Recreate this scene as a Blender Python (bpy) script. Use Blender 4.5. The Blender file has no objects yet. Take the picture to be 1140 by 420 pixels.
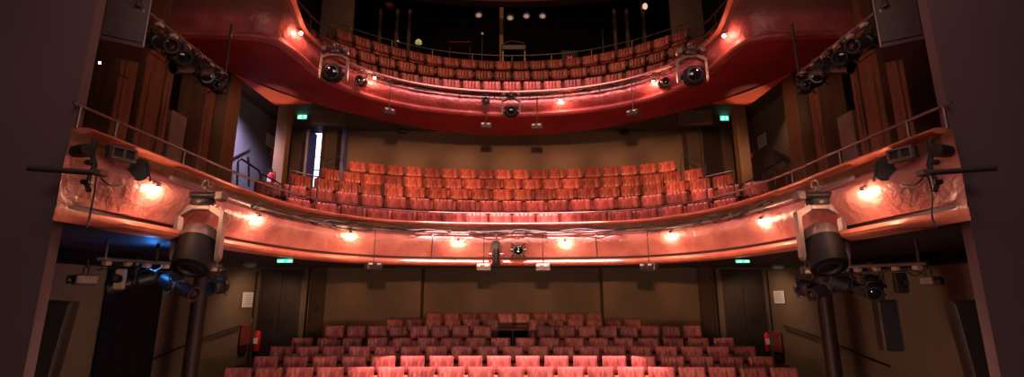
import bpy, math, random
from mathutils import Matrix, Vector, Euler
random.seed(7)
PI = math.pi
COL = bpy.context.scene.collection
EYE = 2.0                                   # eye height above the floor of the front visible row
PITCH = math.radians(12.4); FPX = 560.0
CP, SP = math.cos(PITCH), math.sin(PITCH)

# ------------------------------------------------------------------ helpers
def W(px, py, Y):
    """photo direction met at distance Y from the camera -> world point"""
    u = (px - 570) / FPX; v = (210 - py) / FPX
    dy = CP - SP * v; dz = SP + CP * v; t = Y / dy
    return Vector((u * t, Y, dz * t + EYE))
def WX(px, py, X):
    u = (px - 570) / FPX; v = (210 - py) / FPX
    t = X / u
    return Vector((X, (CP - SP * v) * t, (SP + CP * v) * t + EYE))

def catmull(pts, n=8):
    P = [Vector(p) for p in pts]; out = []
    for i in range(len(P) - 1):
        p0 = P[i - 1] if i else P[0] * 2 - P[1]
        p3 = P[i + 2] if i + 2 < len(P) else P[-1] * 2 - P[-2]
        p1, p2 = P[i], P[i + 1]
        for k in range(n):
            t = k / n
            out.append(0.5 * ((2 * p1) + (-p0 + p2) * t + (2 * p0 - 5 * p1 + 4 * p2 - p3) * t * t + (-p0 + 3 * p1 - 3 * p2 + p3) * t ** 3))
    out.append(P[-1]); return out
def mirror_curve(half, n=8):
    full = [Vector((x, y, 0)) for x, y in half] + [Vector((-x, y, 0)) for x, y in reversed(half[:-1])]
    return resample(catmull(full, n), 0.09)
def resample(pl, step):
    L = [0]
    for a, b in zip(pl, pl[1:]): L.append(L[-1] + (b - a).length)
    n = max(2, int(round(L[-1] / step))); out = []; j = 0
    for i in range(n + 1):
        d = L[-1] * i / n
        while j < len(L) - 2 and L[j + 1] < d: j += 1
        t = (d - L[j]) / max(1e-9, L[j + 1] - L[j]); out.append(pl[j].lerp(pl[j + 1], min(1, t)))
    return out
def normals(pl):
    """normal pointing to the stage / room centre"""
    out = []
    for i in range(len(pl)):
        t = (pl[min(i + 1, len(pl) - 1)] - pl[max(i - 1, 0)]).normalized()
        out.append(Vector((t.y, -t.x, 0)))
    return out
def offset(pl, d):
    N = normals(pl); return [p + n * d for p, n in zip(pl, N)]
def length(pl): return sum((b - a).length for a, b in zip(pl, pl[1:]))
def hit(pl, px, py):
    """point of a plan curve met by a photo direction (nearest match), with its height and facing"""
    u = (px - 570) / FPX; v = (210 - py) / FPX; dy = CP - SP * v; dz = SP + CP * v
    best = None
    for i in range(len(pl) - 1):
        a, b = pl[i], pl[i + 1]
        fa, fb = a.x - a.y * u / dy, b.x - b.y * u / dy
        if fa * fb <= 0:
            t = fa / (fa - fb) if fa != fb else 0
            p = a.lerp(b, t)
            if best is None or p.y < best[0].y: 
                tg = (b - a).normalized(); best = (p, Vector((tg.y, -tg.x, 0)))
    p, n = best
    return Vector((p.x, p.y, p.y * dz / dy + EYE)), n

class MB:
    def __init__(s): s.v = []; s.f = []; s.sm = []
    def add(s, vs, fs, smooth=False, M=None):
        o = len(s.v)
        s.v += [(M @ Vector(v)) if M else Vector(v) for v in vs]
        s.f += [tuple(i + o for i in f) for f in fs]; s.sm += [smooth] * len(fs); return s
    def box(s, c, d, M=None, bev=0.0):
        x, y, z = d[0] / 2, d[1] / 2, d[2] / 2; b = min(bev, x * .9, y * .9, z * .9)
        T = Matrix.Translation(c)
        if M is not None: T = M @ T if M.to_translation().length > 1e-9 or True and len(M) == 4 else T
        if b <= 0:
            vs = [(i * x, j * y, k * z) for k in (-1, 1) for j in (-1, 1) for i in (-1, 1)]
            fs = [(0, 2, 3, 1), (4, 5, 7, 6), (0, 1, 5, 4), (2, 6, 7, 3), (0, 4, 6, 2), (1, 3, 7, 5)]
            return s.add(vs, fs, False, T)
        ring = []
        for (sx, sy) in ((1, 1), (-1, 1), (-1, -1), (1, -1)):
            a0 = {(1, 1): 0, (-1, 1): 90, (-1, -1): 180, (1, -1): 270}[(sx, sy)]
            for q in (0, 45, 90):
                a = math.radians(a0 + q); ring.append((sx * (x - b) + b * math.cos(a), sy * (y - b) + b * math.sin(a)))
        n = len(ring); vs = []
        for (zz, k) in ((-z, b), (-z + b, 0), (z - b, 0), (z, b)):
            for (rx, ry) in ring:
                vs.append((rx * (1 - k / x), ry * (1 - k / y), zz))
        fs = [tuple(reversed(range(n))), tuple(range(3 * n, 4 * n))]
        for l in range(3):
            for i in range(n): j = (i + 1) % n; fs.append((l * n + i, l * n + j, (l + 1) * n + j, (l + 1) * n + i))
        return s.add(vs, fs, False, T)
    def cyl(s, a, b, r0, r1=None, n=14, smooth=True, cap=True):
        a = Vector(a); b = Vector(b); r1 = r0 if r1 is None else r1
        d = (b - a).normalized(); up = Vector((0, 0, 1)) if abs(d.z) < .95 else Vector((1, 0, 0))
        x = d.cross(up).normalized(); y = x.cross(d)
        vs = []
        for p, r in ((a, r0), (b, r1)):
            for i in range(n): t = 2 * PI * i / n; vs.append(p + x * math.cos(t) * r + y * math.sin(t) * r)
        s.add(vs, [(i, i + n, (i + 1) % n + n, (i + 1) % n) for i in range(n)], smooth)
        if cap: o = len(s.v) - 2 * n; s.f += [tuple(o + i for i in range(n)), tuple(o + n + i for i in reversed(range(n)))]; s.sm += [False, False]
        return s
    def lathe(s, prof, M=None, n=18, smooth=True):
        """profile of (radius, distance) about local -Y"""
        vs = []; m = len(prof)
        for r, d in prof:
            for i in range(n): t = 2 * PI * i / n; vs.append((math.cos(t) * r, -d, math.sin(t) * r))
        fs = [(l * n + i, l * n + (i + 1) % n, (l + 1) * n + (i + 1) % n, (l + 1) * n + i) for l in range(m - 1) for i in range(n)]
        return s.add(vs, fs, smooth, M)
    def tube(s, pts, r, n=8, smooth=True):
        pts = [Vector(p) for p in pts]; vs = []; px = None
        for i, p in enumerate(pts):
            d = (pts[min(i + 1, len(pts) - 1)] - pts[max(i - 1, 0)]).normalized()
            if px is None:
                up = Vector((0, 0, 1)) if abs(d.z) < .9 else Vector((1, 0, 0)); px = d.cross(up).normalized()
            else: px = (px - d * px.dot(d)).normalized()
            py_ = px.cross(d)
            for k in range(n): t = 2 * PI * k / n; vs.append(p + px * math.cos(t) * r + py_ * math.sin(t) * r)
        m = len(pts)
        fs = [(l * n + i, (l + 1) * n + i, (l + 1) * n + (i + 1) % n, l * n + (i + 1) % n) for l in range(m - 1) for i in range(n)]
        s.add(vs, fs, smooth)
        o = len(s.v) - m * n; s.f += [tuple(o + i for i in range(n)), tuple(o + (m - 1) * n + i for i in reversed(range(n)))]; s.sm += [False] * 2
        return s
    def ball(s, c, r, n=12, sc=(1, 1, 1)):
        vs = []; m = n // 2
        for l in range(m + 1):
            a = PI * l / m
            for i in range(n): t = 2 * PI * i / n; vs.append((c[0] + sc[0] * r * math.sin(a) * math.cos(t), c[1] + sc[1] * r * math.sin(a) * math.sin(t), c[2] + sc[2] * r * math.cos(a)))
        fs = [(l * n + i, (l + 1) * n + i, (l + 1) * n + (i + 1) % n, l * n + (i + 1) % n) for l in range(m) for i in range(n)]
        return s.add(vs, fs, True)
    def prism(s, poly, z0, z1):
        n = len(poly); vs = [(p[0], p[1], z0) for p in poly] + [(p[0], p[1], z1) for p in poly]
        return s.add(vs, [tuple(reversed(range(n))), tuple(range(n, 2 * n))] + [(i, (i + 1) % n, (i + 1) % n + n, i + n) for i in range(n)])
    def strip(s, A, B):
        """two polylines joined by quads"""
        n = len(A); return s.add(list(A) + list(B), [(i, i + 1, n + i + 1, n + i) for i in range(n - 1)], True)
    def sweep(s, pl, prof, smooth=True, close=True):
        """profile (outward offset, z) swept along a plan curve"""
        N = normals(pl); m = len(prof); vs = []
        for p, nn in zip(pl, N):
            for o, z in prof: vs.append((p.x + nn.x * o, p.y + nn.y * o, z))
        fs = []
        k_ = m if close else m - 1
        for i in range(len(pl) - 1):
            for k in range(k_): j = (k + 1) % m; fs.append((i * m + k, i * m + j, (i + 1) * m + j, (i + 1) * m + k))
        s.add(vs, fs, smooth)
        if close: s.add(vs[:m], [tuple(range(m))]); s.add(vs[-m:], [tuple(reversed(range(m)))])
        return s
    def build(s, name, mat, parent=None, world=False):
        me = bpy.data.meshes.new(name)
        vs = s.v
        if parent is not None and world:
            Mi = parent.matrix_basis.inverted(); vs = [Mi @ v for v in vs]
        me.from_pydata([tuple(v) for v in vs], [], s.f)
        me.polygons.foreach_set('use_smooth', s.sm)
        import bmesh
        bm = bmesh.new(); bm.from_mesh(me); bmesh.ops.remove_doubles(bm, verts=bm.verts, dist=1e-5)
        bmesh.ops.recalc_face_normals(bm, faces=bm.faces); bm.to_mesh(me); bm.free()
        me.materials.append(mat)
        if hasattr(me, 'set_sharp_from_angle') and any(s.sm): me.set_sharp_from_angle(angle=math.radians(40))
        o = bpy.data.objects.new(name, me); COL.objects.link(o)
        if parent is not None: o.parent = parent
        return o

def tag(o, label, cat, group=None, kind=None):
    o['label'] = label; o['category'] = cat
    if group: o['group'] = group
    if kind: o['kind'] = kind
    return o
def thing(name, label, cat, loc=(0, 0, 0), rz=0.0, group=None):
    o = bpy.data.objects.new(name, None); COL.objects.link(o); o.empty_display_size = .1
    o.location = loc; o.rotation_euler = (0, 0, rz); return tag(o, label, cat, group)
def struct(name, mb, mat):
    o = mb.build(name, mat); o['kind'] = 'structure'; return o
def copy_tree(o, parent=None):
    c = o.copy(); COL.objects.link(c); c.parent = parent
    for ch in list(KIDS.get(o.name, [])): copy_tree(ch, c)
    return c
KIDS = {}
def reg(root):
    def rec(o):
        KIDS[o.name] = [c for c in bpy.data.objects if c.parent == o]
        for c in KIDS[o.name]: rec(c)
    rec(root); return root
def place(proto, used, loc, rz, label, group=None, rx=None):
    o = proto if not used.get(proto.name) else copy_tree(proto)
    used[proto.name] = True
    o.location = loc; o.rotation_euler = (rx or 0, 0, rz); o['label'] = label
    if group: o['group'] = group
    return o
USED = {}

# ------------------------------------------------------------------ materials
def mat(name, col, rough=.6, metal=0.0, col2=None, scale=6.0, bump=0.0, bscale=30.0, emit=None, estr=0.0, rnd=0.0, stretch=None, spec=.5, sheen=0.0, bdist=.02, coat=0.0, rvar=0.0):
    m = bpy.data.materials.new(name); m.use_nodes = True; nt = m.node_tree; N = nt.nodes; L = nt.links
    b = N['Principled BSDF']; b.inputs['Roughness'].default_value = rough; b.inputs['Metallic'].default_value = metal
    b.inputs['Specular IOR Level'].default_value = spec
    if coat: b.inputs['Coat Weight'].default_value = coat; b.inputs['Coat Roughness'].default_value = .15
    if sheen: b.inputs['Sheen Weight'].default_value = sheen; b.inputs['Sheen Tint'].default_value = (1, .55, .5, 1); b.inputs['Sheen Roughness'].default_value = .4
    tc = N.new('ShaderNodeTexCoord'); mp = N.new('ShaderNodeMapping'); L.new(tc.outputs['Object'], mp.inputs[0])
    if stretch: mp.inputs['Scale'].default_value = stretch
    nz = N.new('ShaderNodeTexNoise'); nz.inputs['Scale'].default_value = scale; nz.inputs['Detail'].default_value = 5
    L.new(mp.outputs[0], nz.inputs['Vector'])
    rp = N.new('ShaderNodeValToRGB'); c2 = col2 or tuple(c * .75 for c in col)
    rp.color_ramp.elements[0].position = .35; rp.color_ramp.elements[1].position = .65
    rp.color_ramp.elements[0].color = (*c2, 1); rp.color_ramp.elements[1].color = (*col, 1)
    L.new(nz.outputs['Fac'], rp.inputs[0]); out = rp.outputs[0]
    if rnd:
        oi = N.new('ShaderNodeObjectInfo'); mr = N.new('ShaderNodeMapRange'); mr.inputs[3].default_value = 1 - rnd; mr.inputs[4].default_value = 1 + rnd * .4
        L.new(oi.outputs['Random'], mr.inputs[0]); hs = N.new('ShaderNodeHueSaturation'); L.new(mr.outputs[0], hs.inputs['Value']); L.new(out, hs.inputs['Color']); out = hs.outputs[0]
    L.new(out, b.inputs['Base Color'])
    if rvar:
        r2 = N.new('ShaderNodeMapRange'); r2.inputs[3].default_value = max(.05, rough - rvar); r2.inputs[4].default_value = rough + rvar
        L.new(nz.outputs['Fac'], r2.inputs[0]); L.new(r2.outputs[0], b.inputs['Roughness'])
    if bump:
        n2 = N.new('ShaderNodeTexNoise'); n2.inputs['Scale'].default_value = bscale; n2.inputs['Detail'].default_value = 6; n2.inputs['Distortion'].default_value = .4
        L.new(mp.outputs[0], n2.inputs['Vector'])
        bp = N.new('ShaderNodeBump'); bp.inputs['Strength'].default_value = bump; bp.inputs['Distance'].default_value = bdist
        L.new(n2.outputs['Fac'], bp.inputs['Height']); L.new(bp.outputs[0], b.inputs['Normal'])
    if emit: b.inputs['Emission Color'].default_value = (*emit, 1); b.inputs['Emission Strength'].default_value = estr
    return m
M = {}
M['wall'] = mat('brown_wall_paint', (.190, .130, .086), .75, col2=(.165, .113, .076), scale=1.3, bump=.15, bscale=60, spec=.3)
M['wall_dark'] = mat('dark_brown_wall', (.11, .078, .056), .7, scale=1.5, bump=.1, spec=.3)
M['wall_blue'] = mat('grey_blue_wall', (.22, .20, .22), .55, col2=(.18, .165, .185), scale=1.2, spec=.4)
M['pillar'] = mat('dark_maroon_pillar', (.035, .014, .012), .5, spec=.3)
M['prosc'] = mat('proscenium_paint', (.15, .098, .105), .85, col2=(.13, .085, .092), scale=.8, bump=.1, bscale=120, spec=.2)
M['wood'] = mat('panel_wood', (.30, .145, .085), .45, col2=(.20, .095, .058), scale=3, stretch=(3, 3, .35), bump=.15, bscale=18, spec=.4)
M['speakergrey'] = mat('speaker_grille_cloth', (.10, .075, .085), .7)
M['corr'] = mat('corridor_blue_paint', (.13, .17, .42), .5)
M['headblack'] = mat('matt_black_head', (.009, .007, .009), .6, spec=.25)
M['doorpaint'] = mat('near_black_door_paint', (.030, .021, .017), .5, spec=.35)
M['beige'] = mat('beige_recess_panel', (.34, .27, .23), .7)
M['post'] = mat('brown_post', (.30, .17, .085), .5, col2=(.24, .135, .068), scale=2, spec=.4)
M['black'] = mat('black_void_paint', (.008, .006, .006), .9, spec=.1)
M['blackcloth'] = mat('black_drape', (.014, .010, .014), .95, spec=.1)
M['floor'] = mat('dark_carpet', (.045, .018, .016), .95, scale=30, bump=.3, bscale=200, spec=.1)
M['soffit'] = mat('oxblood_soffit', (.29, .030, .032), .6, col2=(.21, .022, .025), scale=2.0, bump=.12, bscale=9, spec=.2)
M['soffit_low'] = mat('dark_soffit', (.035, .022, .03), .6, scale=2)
M['orange'] = mat('orange_lit_soffit', (.80, .15, .06), .6, col2=(.70, .12, .05), scale=3)
M['ceil'] = mat('upper_ceiling', (.05, .014, .012), .8, scale=2)
M['plastic'] = mat('black_housing', (.018, .016, .018), .42, spec=.5, scale=20)
M['plastic2'] = mat('charcoal_housing', (.032, .025, .028), .38, spec=.5, scale=20)
M['silver'] = mat('worn_silver', (.24, .18, .165), .45, .6, scale=14, bump=.1)
M['steel'] = mat('grey_pipe_metal', (.20, .15, .145), .5, .6, scale=25)
M['rail'] = mat('dark_rail_paint', (.07, .05, .05), .35, .4, scale=20)
M['railb'] = mat('grey_rail_metal', (.22, .16, .15), .35, .7, scale=20)
M['lens'] = mat('lens_glass', (.01, .01, .016), .06, 0, spec=1.0, scale=5)
M['velvet'] = mat('red_velvet', (.60, .150, .105), .36, col2=(.26, .045, .035), scale=7, stretch=(2.2, 1, .8), rnd=.4, sheen=.2, bump=.25, bscale=7, spec=.5)
M['velvet2'] = mat('stalls_velvet', (.58, .165, .140), .38, col2=(.27, .055, .045), scale=7, stretch=(2.2, 1, .8), rnd=.4, sheen=.25, bump=.25, bscale=7, spec=.5)
M['seatwood'] = mat('seat_back_shell', (.06, .016, .012), .5, scale=8)
M['arm'] = mat('armrest_wood', (.16, .05, .035), .35, scale=10)
M['paper'] = mat('white_notice_paper', (.75, .70, .68), .7, scale=4, col2=(.72, .67, .65))
M['ink'] = mat('grey_print', (.22, .2, .2), .7)
M['red'] = mat('fire_red', (.75, .02, .03), .3, spec=.6, coat=.4)
M['redpanel'] = mat('red_brown_vinyl', (.26, .05, .035), .5)
M['cream'] = mat('cream_plastic', (.55, .42, .3), .5)
M['white'] = mat('white_plastic', (.7, .66, .66), .4)
M['cable'] = mat('black_cable', (.02, .016, .016), .55)
M['bulb'] = mat('lit_bulb', (1, .8, .6), .3, emit=(1.0, .62, .40), estr=90)
M['exit'] = mat('exit_green', (.0, .3, .15), .4, emit=(.05, 1.0, .45), estr=1.6)
M['exitw'] = mat('exit_white', (.7, .9, .8), .4, emit=(.75, 1.0, .85), estr=2.2)
M['blueled'] = mat('blue_display', (.02, .1, .5), .3, emit=(.05, .35, 1.0), estr=14)
M['daywin'] = mat('daylit_pane', (.8, .8, .9), .4, emit=(.72, .78, 1.0), estr=2.6)

M['redled'] = mat('red_led', (.5, 0, 0), .4, emit=(1, .05, .08), estr=2.0)
M['dimlamp'] = mat('dim_lamp_glow', (.8, .5, .3), .4, emit=(1, .6, .42), estr=.8)
M['glint'] = mat('lamp_reflector', (.5, .42, .4), .25, .8, emit=(1, .62, .5), estr=.22)  # reflector glint put in as faint emission
M['yel'] = mat('yellow_glow_lamp', (.6, .6, .2), .4, emit=(.8, .75, .3), estr=.3)

# fascia: copper-pink paint, crinkled, blending to a darker ochre along the top band
def fascia_mat(name, base, base2, ochre, zlo, zhi):
    m = mat(name, base, .38, 0, col2=base2, scale=2.6, bump=.65, bscale=9, spec=.5, bdist=.04, rvar=.12)
    nt = m.node_tree; N = nt.nodes; L = nt.links; b = N['Principled BSDF']
    src = b.inputs['Base Color'].links[0].from_socket
    tc = N.new('ShaderNodeTexCoord'); sx = N.new('ShaderNodeSeparateXYZ'); L.new(tc.outputs['Object'], sx.inputs[0])
    nz = N.new('ShaderNodeTexNoise'); nz.inputs['Scale'].default_value = 2.6; nz.inputs['Detail'].default_value = 6; L.new(tc.outputs['Object'], nz.inputs['Vector'])
    ad = N.new('ShaderNodeMath'); ad.operation = 'MULTIPLY_ADD'; ad.inputs[1].default_value = .35; L.new(nz.outputs['Fac'], ad.inputs[0]); L.new(sx.outputs[2], ad.inputs[2])
    mr = N.new('ShaderNodeMapRange'); mr.inputs[1].default_value = zlo; mr.inputs[2].default_value = zhi; L.new(ad.outputs[0], mr.inputs[0])
    mx = N.new('ShaderNodeMix'); mx.data_type = 'RGBA'; L.new(mr.outputs[0], mx.inputs[0]); L.new(src, mx.inputs[6]); mx.inputs[7].default_value = (*ochre, 1)
    L.new(mx.outputs[2], b.inputs['Base Color'])
    return m
M['fascia'] = fascia_mat('circle_front_paint', (.58, .235, .205), (.40, .135, .12), (.15, .07, .03), 3.46, 3.56)
M['fascia_up'] = fascia_mat('upper_front_paint', (.46, .11, .10), (.28, .05, .055), (.20, .07, .055), 6.76, 6.88)
M['coping'] = mat('copper_coping', (.66, .20, .13), .42, .05, col2=(.50, .13, .08), scale=4, bump=.3, bscale=16)

# ------------------------------------------------------------------ camera
cam = bpy.data.cameras.new('camera'); co = bpy.data.objects.new('camera', cam); COL.objects.link(co)
cam.sensor_width = 36; cam.lens = 36 * FPX / 1140; cam.clip_end = 100
co.location = (0, 0, EYE); co.rotation_euler = (PI / 2 + PITCH, 0, 0)
sc = bpy.context.scene; sc.camera = co
sc.view_settings.view_transform = 'Standard'; sc.view_settings.look = 'None'; sc.view_settings.gamma = 1
sc.view_settings.use_curve_mapping = False; sc.view_settings.exposure = .15
sc.cycles.use_denoising = True; sc.cycles.max_bounces = 6

# ------------------------------------------------------------------ plan curves
LOW = mirror_curve([(-3.95, 4.28), (-3.93, 4.7), (-3.91, 5.2), (-3.89, 6.0), (-3.88, 6.7), (-3.83, 7.3), (-3.71, 8.0), (-3.5, 8.65), (-3.2, 9.18), (-2.8, 9.6), (-2.3, 9.92), (-1.3, 10.2), (0, 10.3)])
UPP = mirror_curve([(-5.85, 7.55), (-5.2, 7.57), (-4.6, 7.6), (-4.22, 7.66), (-3.98, 7.86), (-3.87, 8.3), (-3.78, 9.0), (-3.55, 9.6), (-3.15, 10.15), (-2.6, 10.6), (-1.9, 10.95), (-1.0, 11.2), (0, 11.3)])
SIN = mirror_curve([(-5.75, 8.3), (-5.48, 8.75), (-5.2, 9.35), (-4.9, 9.9), (-4.3, 10.65), (-3.6, 11.25), (-2.85, 11.8), (-1.85, 12.4), (-.95, 12.68), (0, 12.77)])

# ------------------------------------------------------------------ setting: floors, walls
SY = [9.2 + .97 * i for i in range(7)]
SZ = [EYE + t - .88 for t in (-1.16, -1.08, -.98, -.88, -.66, -.54, -.40)]
mb = MB()
prof = [(2.0, SZ[0])]
for i in range(1, 7): prof += [(SY[i] - .68, SZ[i - 1]), (SY[i] - .68, SZ[i])]
prof += [(16.2, SZ[6]), (16.2, -1.2), (2.0, -1.2)]
n = len(prof); vs = [(-6.7, y, z) for y, z in prof] + [(6.7, y, z) for y, z in prof]
mb.add(vs, [tuple(range(n)), tuple(reversed(range(n, 2 * n)))] + [(i, i + n, (i + 1) % n + n, (i + 1) % n) for i in range(n)])
struct('floor', mb, M['floor'])
for s, nm in ((-1, 'left'), (1, 'right')):
    struct('wall_' + nm, MB().box((s * 6.62, 9.6, .9), (.2, 11.0, 3.6)), M['wall'])
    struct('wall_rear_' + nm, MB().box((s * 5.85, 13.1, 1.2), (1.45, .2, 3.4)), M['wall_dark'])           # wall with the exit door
    # stepped rear wall of the stalls with its return
    struct('wall_rear_bay_' + nm, MB().prism([(s * 5.14, 13.0), (s * 5.35, 14.75), (s * 2.62, 14.75), (s * 2.62, 15.35), (s * 2.9, 15.35), (s * 2.9, 15.0), (s * 5.6, 15.0), (s * 5.34, 13.0)], -.2, 4.2), M['wall'])
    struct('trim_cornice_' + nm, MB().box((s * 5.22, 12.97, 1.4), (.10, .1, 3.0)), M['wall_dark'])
struct('wall_rear', MB().box((0, 15.42, 1.9), (6.0, .2, 4.2)), M['wall'])

# circle rear wall, alcoves and upper side walls
mb = MB().box((0, 14.65, 5.4), (10.3, .2, 3.6)); struct('wall_circle_rear', mb, M['wall'])
# rear wall piece between column and corner, around the door openings
for s, nm in ((-1, 'left'), (1, 'right')):
    w = MB()
    w.prism([(s * 5.15, 14.55), (s * 5.15, 14.15), (s * 5.55, 14.15), (s * 5.55, 14.55)], 3.4, 7.2)
    w.box((s * 6.6, 14.25, 5.3), (.9, .2, 3.8))
    w.box((s * 5.85, 14.25, 7.16 + .15), (.64, .2, .34))
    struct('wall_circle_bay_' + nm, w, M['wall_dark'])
    struct('wall_alcove_' + nm, MB().box((s * 6.85, 12.0, 5.0), (.2, 4.6, 4.4)), M['wall_blue'] if s < 0 else M['wall'])
    struct('wall_upper_' + nm, MB().box((s * 6.35, 7.1, 6.6), (.2, 5.6, 8.2)), M['blackcloth'])  # recess darkness put into the colour, black behind the pilasters
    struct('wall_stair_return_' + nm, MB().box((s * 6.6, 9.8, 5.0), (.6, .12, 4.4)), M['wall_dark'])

# balcony slabs
def arc_poly(curve, ylim, xw, y0):
    pts = [p for p in curve if p.y < ylim + 99]
    return pts
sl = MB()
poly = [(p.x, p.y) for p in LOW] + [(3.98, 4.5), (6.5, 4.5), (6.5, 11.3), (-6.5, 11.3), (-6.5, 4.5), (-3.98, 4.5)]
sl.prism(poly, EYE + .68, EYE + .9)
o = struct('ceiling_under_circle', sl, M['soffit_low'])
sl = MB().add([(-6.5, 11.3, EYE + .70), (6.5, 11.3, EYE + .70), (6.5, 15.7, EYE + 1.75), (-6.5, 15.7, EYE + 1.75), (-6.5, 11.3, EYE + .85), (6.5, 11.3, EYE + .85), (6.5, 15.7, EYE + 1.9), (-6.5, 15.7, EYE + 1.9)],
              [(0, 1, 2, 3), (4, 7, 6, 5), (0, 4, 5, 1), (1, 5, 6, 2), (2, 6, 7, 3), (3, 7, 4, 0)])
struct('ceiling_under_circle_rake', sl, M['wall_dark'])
us = MB(); poly = [(p.x, p.y) for p in UPP] + [(p.x, p.y) for p in reversed(SIN)]
us.prism(poly, EYE + 4.25, EYE + 4.42)
struct('ceiling_upper_circle_soffit', us, M['soffit'])
us = MB().strip([(p.x, p.y, EYE + 4.25) for p in SIN], [(p.x, p.y, EYE + 5.0) for p in SIN]); struct('trim_soffit_edge', us, M['soffit'])
us = MB(); poly = [(p.x, p.y) for p in SIN] + [(6.95, 8.3), (6.95, 14.75), (-6.95, 14.75), (-6.95, 8.3)]
us.prism(poly, EYE + 4.98, EYE + 5.1); struct('ceiling_circle', us, M['wall_dark'])

# circle seat steps
CROW = {'A': ([(-4.36, 12.88), (-3.87, 13.12), (-2.98, 13.45), (-1.7, 13.72), (0, 13.83)], 3.59, 18),
        'B': ([(-4.66, 11.84), (-4.17, 12.24), (-3.27, 12.68), (-1.7, 13.0), (0, 13.1)], 3.13, 19),
        'C': ([(-4.88, 10.68), (-4.34, 11.15), (-3.03, 11.85), (-1.55, 12.22), (0, 12.35)], 2.69, 20),
        'D': ([(-4.95, 9.35), (-4.55, 9.75), (-4.04, 10.2), (-2.85, 10.95), (-1.44, 11.4), (0, 11.55)], 2.24, 21),
        'E': ([(-4.12, 8.95), (-3.78, 9.35), (-3.31, 9.75), (-2.45, 10.3), (-1.34, 10.65), (0, 10.8)], 1.81, 18)}
for k in 'DCBA':
    half, top, cnt = CROW[k]; fr = offset(mirror_curve(half), .42); z = EYE + top - .88
    struct('trim_circle_step', MB().sweep(fr, [(0, z), (0, z - .40), (-.95, z - .30), (-.95, z)], smooth=False), M['floor'])

# ------------------------------------------------------------------ balcony fronts
z0 = EYE + .66; zt = EYE + 1.53
belly = [(.0 + .17 * math.sin(PI * (t / 10) ** 1.5) ** .8 * 1.0, z0 + .17 + t / 10 * .50) for t in range(11)]
belly0 = belly
prof = [(0.0, z0 + .02), (.03, z0 + .02), (.02, z0 + .12), (-.05, z0 + .13), (-.05, z0 + .16)] + [(b[0] + .03, b[1]) for b in belly] + [(.0, z0 + .70), (-.02, z0 + .72), (-.02, zt - .05), (-.08, zt - .05), (-.08, z0)]
def flat_end(mb):
    for v in mb.v:
        k = max(0, min(1, (v.y - 4.28) / .75)); k = k * k * (3 - 2 * k); sx_ = 1 if v.x > 0 else -1
        v.x = sx_ * 3.94 * (1 - k) + v.x * k
    return mb
o = struct('balcony_front_circle', flat_end(MB().sweep(LOW, prof)), M['fascia'])
prof = [(0, z0), (.10, z0), (.14, z0 + .025), (.15, z0 + .06), (.125, z0 + .10), (.08, z0 + .115), (.0, z0 + .115)]
struct('trim_circle_bead', flat_end(MB().sweep(LOW, prof)), M['coping'])
prof = [(-.10, zt - .055), (.08, zt - .055), (.115, zt - .042), (.125, zt - .028), (.115, zt - .012), (.08, zt), (-.10, zt)]
struct('trim_circle_coping', MB().sweep([p for p in LOW if p.y > 4.33], prof), M['coping'])
z0 = EYE + 4.20; zt = EYE + 4.87
belly = [(.05 + .07 * math.sin(PI * (t / 8)), z0 + .15 + t / 8 * .32) for t in range(9)]
prof = [(-.05, z0 + .04), (.04, z0), (.10, z0 + .01), (.12, z0 + .05), (.09, z0 + .09), (.05, z0 + .10), (.045, z0 + .14)] + belly + [(.02, z0 + .50), (.01, zt - .07), (-.08, zt - .07), (-.08, z0 + .04)]
def lift(mb):
    for v in mb.v:
        k = max(0, min(1, (8.5 - v.y) / .8)) if abs(v.x) > 3.5 else 0; k = k * k * (3 - 2 * k)
        v.z += .55 * k * max(0, min(1, (v.z - z0 - .12) / .5))
    return mb
struct('balcony_front_upper', lift(MB().sweep(UPP, prof)), M['fascia_up'])
prof = [(-.12, zt - .07), (.05, zt - .07), (.08, zt - .04), (.07, zt - .01), (.04, zt), (-.12, zt)]
struct('trim_upper_coping', lift(MB().sweep(UPP, prof)), M['coping'])
# soffit-level triangles by the posts, warm light put into their orange colour
for s in (-1, 1):
    q = MB().prism([(s * 5.38, 9.0), (s * 4.40, 10.52), (s * 5.32, 10.62)], EYE + 4.25, EYE + 4.42)
    struct('trim_soffit_splay', q, M['orange'])

# proscenium
for s, nm in ((-1, 'left'), (1, 'right')):
    struct('wall_proscenium_' + nm, MB().box((s * (4.01 + 3), 4.41, 4.5), (6, .10, 12.0)), M['prosc'])

# upper gallery shell
struct('wall_gallery_rear', MB().box((0, 18.0, 9.0), (16, .2, 8.0)), M['black'])
struct('ceiling', MB().box((0, 11.0, 12.9), (16, 15, .2)), M['black'])
arc = mirror_curve([(-6.5, 12.3), (-4.5, 13.1), (-2.5, 13.75), (0, 14.0)])
struct('trim_ceiling_arch', MB().sweep(arc, [(.0, EYE + 8.82), (.25, EYE + 8.86), (.3, EYE + 9.3), (.0, EYE + 9.3)]), M['ceil'])
for s, nm in ((-1, 'left'), (1, 'right')):
    struct('wall_gallery_' + nm, MB().box((s * 6.9, 14.0, 9.0), (.2, 8.0, 7.8)), M['wall_dark'])
    struct('wall_gallery_panel_' + nm, MB().box((s * 4.95, 12.9, 8.9), (.9, .12, 4.6)), M['wall'])
    for xx in (4.3, 3.75, 3.35):
        struct('trim_gallery_slat', MB().box((s * xx, 14.9, 9.0), (.10, .12, 4.6), bev=.01), M['wall_dark'])
struct('floor_gallery', MB().box((0, 15.9, EYE + 5.9), (13.6, 4.0, .2)), M['black'])
struct('trim_gallery_post', MB().box((-.35, 15.2, 9.9), (.13, .13, 4.2), bev=.01), M['post'])

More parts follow.
